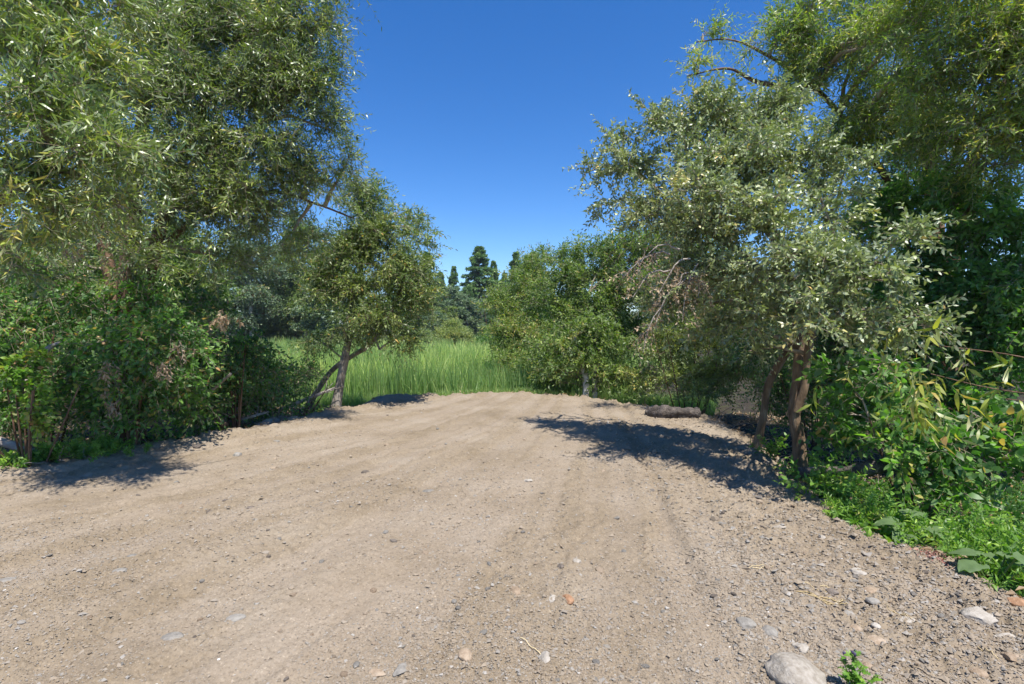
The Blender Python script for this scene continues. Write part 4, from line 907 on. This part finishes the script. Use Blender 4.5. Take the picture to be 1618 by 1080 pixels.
# twigs and dry leaves under the thickets
r = np.random.default_rng(23); g = Geo()
n = 26000; x = r.uniform(-9, 7, n); y = r.uniform(2.5, 13, n); s = sdist(x, y); k = (s > .05) & (s < 4.5); x, y = x[k], y[k]; n = len(x)
P = np.column_stack([x, y, np.maximum(land_h(x, y), dirt_h(x, y)) + .01 + .02 * r.random(n)])
leaves(g, P, rdir(r, n) * np.array([1, 1, .3]), rdir(r, n) * .5 + np.array([0, 0, 1]), .05 + .05 * r.random(n), .028, r.random(n) * .8, False, 0, .15)
tag(link('leaf_litter', g.mesh('leaf_litter', [M_DEADLEAF]), None), kind='stuff')
g = Geo(); n = 900; x = r.uniform(-8.5, 6, n); y = r.uniform(3, 12.5, n); s = sdist(x, y); k = (s > .1) & (s < 3); x, y = x[k], y[k]; n = len(x)
P = np.column_stack([x, y, np.maximum(land_h(x, y), dirt_h(x, y)) + .02]); D = rdir(r, n) * np.array([1, 1, .5]) + np.array([0, 0, .2]); L = r.uniform(.15, .7, n)
t = np.linspace(0, 1, 5); Q = P[:, None] + D[:, None] * (L[:, None] * t)[..., None] + r.normal(size=(n, 5, 3)) * .015
V, fs = tubes(Q, np.linspace(1, .4, 5)[None] * r.uniform(.003, .009, (n, 1)), 4); g.add(V, fs)
tag(link('brushwood_litter', g.mesh('brushwood_litter', [M_WOOD])), kind='stuff')

# ground cover, grass and marsh
def blades(name, x, y, z, h, w, tone, mat, lean=.22, seed=1, seg=4):
    r = np.random.default_rng(seed); n = len(x); t = np.linspace(0, 1, seg)
    a = r.random(n) * TAU; l = lean * h * np.abs(r.normal(size=n)); A = np.stack([np.cos(a), np.sin(a)], -1)
    b = r.random(n) * TAU; B = np.stack([np.cos(b), np.sin(b)], -1)
    c = np.stack([x, y, z], -1)[:, None] + np.concatenate([A[:, None] * (l[:, None] * t ** 2.2)[..., None], (h[:, None] * (t - .12 * np.minimum(l / h, 1)[:, None] * t ** 3))[..., None]], -1)
    wd = (w[:, None] * (1 - t ** 2 * .93))[..., None] * np.concatenate([B, np.zeros((n, 1))], -1)[:, None]
    V = np.stack([c - wd, c + wd], 2).reshape(-1, 3)
    i = np.arange(n)[:, None] * seg * 2 + np.arange(seg - 1)[None] * 2
    q = np.stack([i, i + 1, i + 3, i + 2], -1).reshape(-1, 4)
    tn = np.clip(tone[:, None] + .10 * (t - .5)[None], 0, .95)
    tag(link(name, make_mesh(name, V, [q], mat, True, {'tone': np.repeat(tn.ravel(), 2)})), kind='stuff')
r = np.random.default_rng(70)
def wedge(n, d0, d1, p0, p1, pw=1.0):
    d = d0 * (d1 / d0) ** (r.random(n) ** pw); return (r.uniform(p0, p1, n) - 809) / F * d, d
x1, y1 = wedge(5200, 13.5, 30, 120, 1010); x2, y2 = wedge(3600, 30, 88, -100, 1100)
x = np.concatenate([x1, x2]); y = np.concatenate([y1, y2]); n = len(x); NB = 7
tone = .42 + .75 * fbm(x * .35, y * .35, 89, 3) + .16 * r.normal(size=n) + .10 * sstep(16, 40, y)
h = 1.38 + .16 * r.normal(size=n) + .4 * fbm(x * .3, y * .3, 88, 3)
dead = (r.random(n) < .10 + .35 * sstep(.05, .3, fbm(x * .8, y * .8, 90, 2))) & (y < 20)
tone = np.repeat(tone, NB) + .10 * r.normal(size=n * NB); h = np.repeat(h, NB) * (1 - .3 * r.random(n * NB)); dead = np.repeat(dead, NB) & (r.random(n * NB) < .7)
x = np.repeat(x, NB) + r.normal(size=n * NB) * .05; y = np.repeat(y, NB) + r.normal(size=n * NB) * .05; n = len(x)
h *= 1 - .35 * (sdist(x, y) < 1.6); tone = np.clip(tone, .02, .72); tone[dead] = .88; h[dead] *= .55
blades('cattail_reeds', x, y, land_h(x, y) - .02, h, (.006 + .0007 * y) * (.7 + .6 * r.random(n)), tone, M_REED, .20, 2, 5)
x, y = wedge(26000, 12.4, 14.6, 380, 1130); s = sdist(x, y); k = s > .12; x, y = x[k], y[k]; n = len(x)
h = .16 + .30 * sstep(0, .9, sdist(x, y)) * (.5 + r.random(n))
blades('marsh_grass', x, y, np.maximum(land_h(x, y), dirt_h(x, y, False)) - .02, h, .0045 * (.7 + .6 * r.random(n)), np.clip(.30 + .15 * r.normal(size=n), .02, .68), M_REED, .5, 3)
n = 26000; x = np.concatenate([r.uniform(2.6, 6.5, n), r.uniform(-9, -3, n // 3)]); y = np.concatenate([r.uniform(2.6, 6.2, n), r.uniform(5.5, 10, n // 3)]); s = sdist(x, y)
k = (s > .22) & (fbm(x * 1.3, y * 1.3, 95, 3) > -.12 + .25 * (x < 0)); x, y = x[k], y[k]; n = len(x); g = Geo()
P = np.column_stack([x, y, np.maximum(land_h(x, y), dirt_h(x, y, False)) - .01]); a = r.random(n) * TAU
shoots(g, r, P[:9000], unit(np.stack([np.cos(a) * .7, np.sin(a) * .7, np.ones(n)], -1))[:9000], Spec(leaf=.042, wid=.019, nleaf=7, droop=.4, spread=1.0, dead=.05, flat=.3, tvar=.25), .13 * (.5 + r.random(min(n, 9000))), 7, np.clip(.27 + .2 * r.normal(size=min(n, 9000)), .03, .9))
tag(link('ground_cover', g.mesh('ground_cover', [M_STEM, M_BROAD])), kind='stuff')

# ------------------------------------------------------------------ far trees
def conifer_meshes(seed, H=18.0, R=3.6, lush=1.0, gap=.22):
    r = np.random.default_rng(seed); tg, cg = Geo(), Geo()
    trunk_tube(tg, [(0, 0, -.5, .30), (0.05, 0, H * .4, .22), (.0, .05, H * .8, .10), (0, 0, H, .02)], 16, 8, seed)
    z = H * .10
    while z < H * .985:
        u = (z - H * .10) / (H * .9); nb = r.integers(4, 7); RR = R * (1 - u) ** .82 * r.uniform(.75, 1.1) + .22
        if u < .2: RR *= .65 + u * 1.7
        for k in range(nb):
            if r.random() < gap * (1 - u): continue
            a = r.random() * TAU; L = RR * r.uniform(.6, 1.12); t = np.linspace(0, 1, 5)[:, None]
            D = np.array([math.cos(a), math.sin(a), 0]); p = np.array([0, 0, z]) + D * L * t + np.array([0, 0, 1]) * L * (.16 * t - .30 * t * t + .10 * t ** 4)
            V, fs = tubes(p[None], np.linspace(.05, .012, 5)[None] * (1 - .6 * u), 4); tg.add(V, fs)
            n = int((40 + 75 * L) * lush); s = r.uniform(.22, 1.0, n) ** .8; i = s * 3.999; i0 = i.astype(int); q = p[i0] + (p[i0 + 1] - p[i0]) * (i - i0)[:, None]
            sd = np.array([-D[1], D[0], 0]); q = q + sd * (r.normal(size=n) * .17 * L * (1.1 - .6 * s))[:, None] + np.array([0, 0, 1]) * (r.normal(size=n) * .09)[:, None]
            A = unit(D * .7 + rdir(r, n) * .8 + np.array([0, 0, .25])); tn = np.clip(r.normal(.42, .12) + r.normal(size=n) * .12, .05, .85)
            leaves(cg, q, A, np.array([0, 0, .8]) + rdir(r, n) * .7, .42 * r.uniform(.7, 1.3, n), .17, tn, False, 1, .1)
        z += max(.20, .036 * H * (1 - .5 * u)) * r.uniform(.8, 1.2)
    return tg.mesh('trunk', M_BARK), cg.mesh('crown', [M_BARK, M_NEEDLE])
CONE = [conifer_meshes(1, 18, 5.6, 1.0, .2), conifer_meshes(2, 18, 3.4, .9, .3), conifer_meshes(3, 18, 6.0, 1.1, .3)]
def far_tree(name, label, cat, meshes, x, y, sx, sz, rot, group):
    root = thing(name, label, cat, (x, y, -.6), group); root.rotation_euler = (0, 0, rot); root.scale = (sx, sx, sz)
    link('trunk', meshes[0], root); link('crown', meshes[1], root); return root
def conifer(label, px, top, d, k, width=1.0, seed=0):
    p = at(px, top, d); h = p[2] + .6
    return far_tree('pine_tree', label, 'conifer', CONE[k], p[0], d, h / 18 * width, h / 18, seed * 1.3, 'conifers beyond the marsh')
conifer('tallest dark pine rising in the middle beyond the marsh', 757, 388, 92, 0, 1.15, 1)
conifer('slim pointed pine left of the tallest pine', 717, 420, 100, 1, 1.0, 2)
conifer('dark pine right beside the small leaning tree', 674, 397, 84, 0, 1.0, 3)
conifer('pine spire close on the right of the tallest pine', 780, 412, 96, 1, 1.0, 4)
conifer('pine tip showing above the yellowish marsh willow, left one', 815, 398, 88, 1, 1.25, 5)
conifer('thin pine tip above the yellowish marsh willow, right one', 831, 402, 92, 1, .7, 6)
conifer('far pine top peeking between the slim pine and the tallest one', 738, 440, 112, 1, 1.0, 7)
conifer('broad dark pine low between the slim pine and the leaning tree', 696, 428, 96, 2, .8, 8)
conifer('ragged pine directly right of the tallest pine, shorter than the spire', 797, 430, 99, 2, .8, 9)
conifer('small pine in front of the tallest pine', 742, 452, 86, 0, .9, 10)
r = np.random.default_rng(33)
for k in range(12):
    conifer('pine of the far dark belt under the skyline behind the marsh', 628 + k * 19 + r.uniform(-6, 6), r.uniform(440, 472), r.uniform(112, 135), int(r.integers(0, 3)), r.uniform(.9, 1.2), k + 40)
r = np.random.default_rng(3)
for k in range(26):
    px = r.uniform(-250, 660) if k < 17 else r.uniform(830, 1500)
    conifer('pine seen only in patches through the leaves of nearer trees', px, r.uniform(360, 430), r.uniform(60, 110), r.integers(0, 3), r.uniform(.8, 1.1), k)

def leafy_meshes(seed, H=12.0, R=2.6, mat=M_BLUE, bark=M_BARKW, cov=2.6, leaf=.30, low=.12):
    rr = np.random.default_rng(seed); tg, cg = Geo(), Geo()
    c = trunk_tube(tg, [(0, 0, -.5, .17), (.1, 0, H * .3, .14), (-.1, .1, H * .65, .09), (.05, 0, H * .97, .02)], 18, 8, seed, .06)
    bl = []
    for k in range(13):
        z = H * (low + (1 - low) * .93 * (k + .5) / 13); q = R * (.45 + .75 * math.sin(math.pi * min(1, (z / H) * .9 + .08))) * .62; a = k * 2.4
        bl.append(ball(math.cos(a) * q * .8, math.sin(a) * q * .8, z, q * .8, q * .8, H * .075))
    grow(cg, rr, bl, c[3:, :3], Spec(leaf=leaf, wid=leaf * .5, cov=cov, shoot=.7, nleaf=7, nshoot=9, droop=.2, up=.2, tone=.42, hi=False, flat=.35, tvar=.18, twig=1.5), .07)
    return tg.mesh('trunk', bark), cg.mesh('crown', [M_BARK, mat])
ASP = [leafy_meshes(1), leafy_meshes(2, 12, 3.4), leafy_meshes(3, 12, 3.0, M_OLIVE, M_BARKG)]
NEARA = [leafy_meshes(4, 9, 2.2, M_MID, M_BARKW, 2.4, .16), leafy_meshes(5, 9, 2.6, M_BLUE, M_BARKW, 2.4, .16)]
def leafy(label, px, top, d, ms, width=1.0, seed=0, H=12.0, group='leafy trees beyond the marsh', name='aspen_tree'):
    p = at(px, top, d); h = p[2] + .6
    return far_tree(name, label, 'tree', ms, p[0], d, h / H * width, h / H, seed * 2.1, group)
leafy('blue-green leafy tree below the tallest pine', 762, 470, 74, ASP[1], 1.25, 1)
leafy('dull green leafy tree under the slim pointed pine', 712, 448, 80, ASP[0], 1.3, 2)
leafy('dark leafy tree at the left end of the open marsh skyline', 668, 460, 66, ASP[2], 1.2, 3)
leafy('leafy tree beyond the marsh just left of the yellowish willow', 795, 452, 76, ASP[2], 1.1, 4)
leafy('low leafy tree under the dark pine by the leaning tree', 690, 490, 62, ASP[1], 1.5, 5)
leafy('pale-trunked grey-green tree behind the leaning tree', 478, 330, 62, NEARA[0], .9, 6, 9.0)
leafy('broad grey-green tree behind the tall willow', 395, 345, 58, NEARA[1], 1.0, 7, 9.0)
leafy('grey-green tree between the pale-trunked one and the leaning tree', 440, 380, 66, NEARA[1], 1.1, 8, 9.0)
leafy('grey-green tree showing left of the reddish willow stems', 120, 330, 54, NEARA[0], 1.1, 9, 9.0)
leafy('grey-green tree showing at the left border behind the willows', 20, 350, 52, NEARA[1], 1.0, 10, 9.0)
leafy('grey-green tree directly behind the reddish willow stems', 270, 340, 56, NEARA[0], 1.1, 11, 9.0)
for k in range(22):
    px = r.uniform(-300, 640) if k < 14 else r.uniform(900, 1700); dd = r.uniform(42, 75) if k < 14 else r.uniform(26, 60)
    leafy('leafy tree seen only in patches through nearer foliage', px, r.uniform(420, 480) if px < 900 else r.uniform(390, 450), dd, ASP[r.integers(0, 3)], r.uniform(1.0, 1.4), k)

leafy('grey-green leafy tree filling the gap between the slim and the tallest pine', 738, 462, 84, ASP[1], 1.5, 21)
leafy('dark leafy tree low behind the domed marsh bush', 705, 482, 68, ASP[2], 1.6, 22)
leafy('rounded blue-green tree at the right foot of the tallest pine', 782, 480, 70, ASP[1], 1.5, 23)
leafy('leafy tree behind the grey-green tree trunks', 1130, 430, 30, ASP[2], 1.3, 24)
leafy('leafy tree behind the low olive shrub', 1060, 420, 34, ASP[2], 1.3, 25)
g = Geo(); rr = np.random.default_rng(66); bl = []; an = []
for k in range(150):
    d_ = rr.uniform(100, 150); x_ = rr.uniform(-1.5, 1.6) * d_; hh = rr.uniform(7, 13); w_ = rr.uniform(2.5, 4.5)
    bl.append(ball(x_, d_, hh * .45 - .6, w_, w_, hh * .48, 1, rr.normal() * .08)); an.append((x_, d_, -.5))
grow(g, rr, bl, np.array(an), Spec(leaf=.75, wid=.42, cov=1.5, shoot=1.4, nleaf=7, nshoot=9, droop=.2, up=.3, tone=.40, hi=False, flat=.3, tvar=.16, twig=2), .12)
tag(link('far_woods', g.mesh('far_woods', [M_BARK, M_BLUE])), kind='stuff')
leafy('full grey-green tree seen just left of the leaning trunk', 512, 440, 58, ASP[1], 1.6, 31)
leafy('full leafy tree at the back of the marsh left of the leaning tree', 455, 450, 62, ASP[2], 1.6, 32)
def marsh_bush(label, px, d, w, top, seed, mat=M_OLIVE, tone=.6):
    x = at(px, 520, d)[0]; hw = w * d / F / 2; ht = at(px, top, d)[2] + .6; b = (x, d, -.6)
    rr = np.random.default_rng(seed); bl = [ball(x, d, -.6 + ht * .7, hw * .5, hw * .5, ht * .3)]
    for k in range(7):
        a = k * TAU / 7; bl.append(ball(x + math.cos(a) * hw * .55, d + math.sin(a) * hw * .55, -.6 + ht * .36, hw * .5, hw * .5, ht * .32))
    st = [[(x + rr.normal() * .2, d + rr.normal() * .2, -.7, .05), (x + rr.normal() * hw * .3, d + rr.normal() * hw * .3, -.6 + ht * .5, .03)] for k in range(4)]
    return plant_tree('marsh_bush', label, 'shrub', b, [[s[0], tuple((np.array(s[0]) + np.array(s[1])) / 2), s[1]] for s in st], bl,
        Spec(leaf=.20, wid=.06, cov=2.6, shoot=.7, nleaf=8, nshoot=9, droop=.1, up=.6, tone=tone, hi=False, flat=.3, tvar=.1), M_BARK, mat, seed, 'bushes out in the marsh', .03, k=8, sides=5)
marsh_bush('domed yellow-green bush standing alone at the back of the marsh', 716, 58, 66, 502, 51, M_OLIVE, .62)
marsh_bush('low pale bush left of the domed marsh bush', 672, 56, 60, 524, 52, M_OLIVE, .5)
marsh_bush('dark low bush at the right end of the open marsh', 776, 50, 50, 522, 53, M_BROAD, .4)
marsh_bush('low green bush at the back of the marsh left of the leaning tree', 440, 75, 70, 516, 54, M_BLUE, .5)
marsh_bush('pale low bush in the marsh behind the leaning trunk', 525, 70, 60, 519, 55, M_OLIVE, .45)

# ------------------------------------------------------------------ air
bm = bmesh.new(); bmesh.ops.create_cube(bm, size=1)
for v in bm.verts: v.co = Vector((v.co.x * 9200, v.co.y * 9300, 14 + v.co.z * 38))
me = bpy.data.meshes.new('haze'); bm.to_mesh(me); bm.free()
m, nt, out, N, L = nodes('thin_haze')
pv = N('ShaderNodeVolumePrincipled'); pv.inputs['Color'].default_value = (.80, .88, 1, 1); pv.inputs['Density'].default_value = HAZE; pv.inputs['Anisotropy'].default_value = .2
L(pv.outputs[0], out.inputs['Volume']); me.materials.append(m)
tag(link('haze', me), kind='stuff')

# ------------------------------------------------------------------ light
EL, AZ = math.radians(66), math.radians(154)
w = bpy.data.worlds.new('World'); SC.world = w; w.use_nodes = True
nt = w.node_tree; bg = nt.nodes['Background']
sky = nt.nodes.new('ShaderNodeTexSky'); sky.sky_type = 'NISHITA'; sky.sun_disc = False
sky.sun_elevation = EL; sky.sun_rotation = AZ; sky.altitude = 900; sky.air_density = 1.0; sky.dust_density = .25; sky.ozone_density = 3.5
hs = nt.nodes.new('ShaderNodeHueSaturation'); hs.inputs['Saturation'].default_value = 1.32; hs.inputs['Hue'].default_value = .508
nt.links.new(sky.outputs[0], hs.inputs['Color']); nt.links.new(hs.outputs[0], bg.inputs['Color']); bg.inputs['Strength'].default_value = .115
sl = bpy.data.lights.new('sun', 'SUN'); sl.energy = 4.6; sl.angle = math.radians(.5); sl.color = (1, .96, .90)
so = link('sun', sl); so.location = (0, 0, 30)
d = Vector((math.sin(AZ) * math.cos(EL), math.cos(AZ) * math.cos(EL), math.sin(EL)))
so.rotation_euler = d.to_track_quat('Z', 'Y').to_euler()

vs = SC.view_settings; vs.view_transform = 'Standard'; vs.look = 'None'; vs.exposure = 0.78; vs.gamma = 1; vs.use_curve_mapping = False
cy = SC.cycles
cy.max_bounces = 6; cy.diffuse_bounces = 4; cy.glossy_bounces = 2; cy.transmission_bounces = 4; cy.transparent_max_bounces = 4
cy.caustics_reflective = False; cy.caustics_refractive = False
cy.use_denoising = True; cy.use_adaptive_sampling = True; cy.adaptive_threshold = .02
print('VERTS', sum(s[1] for s in STAT), [(a, b // 1000) for a, b in STAT])
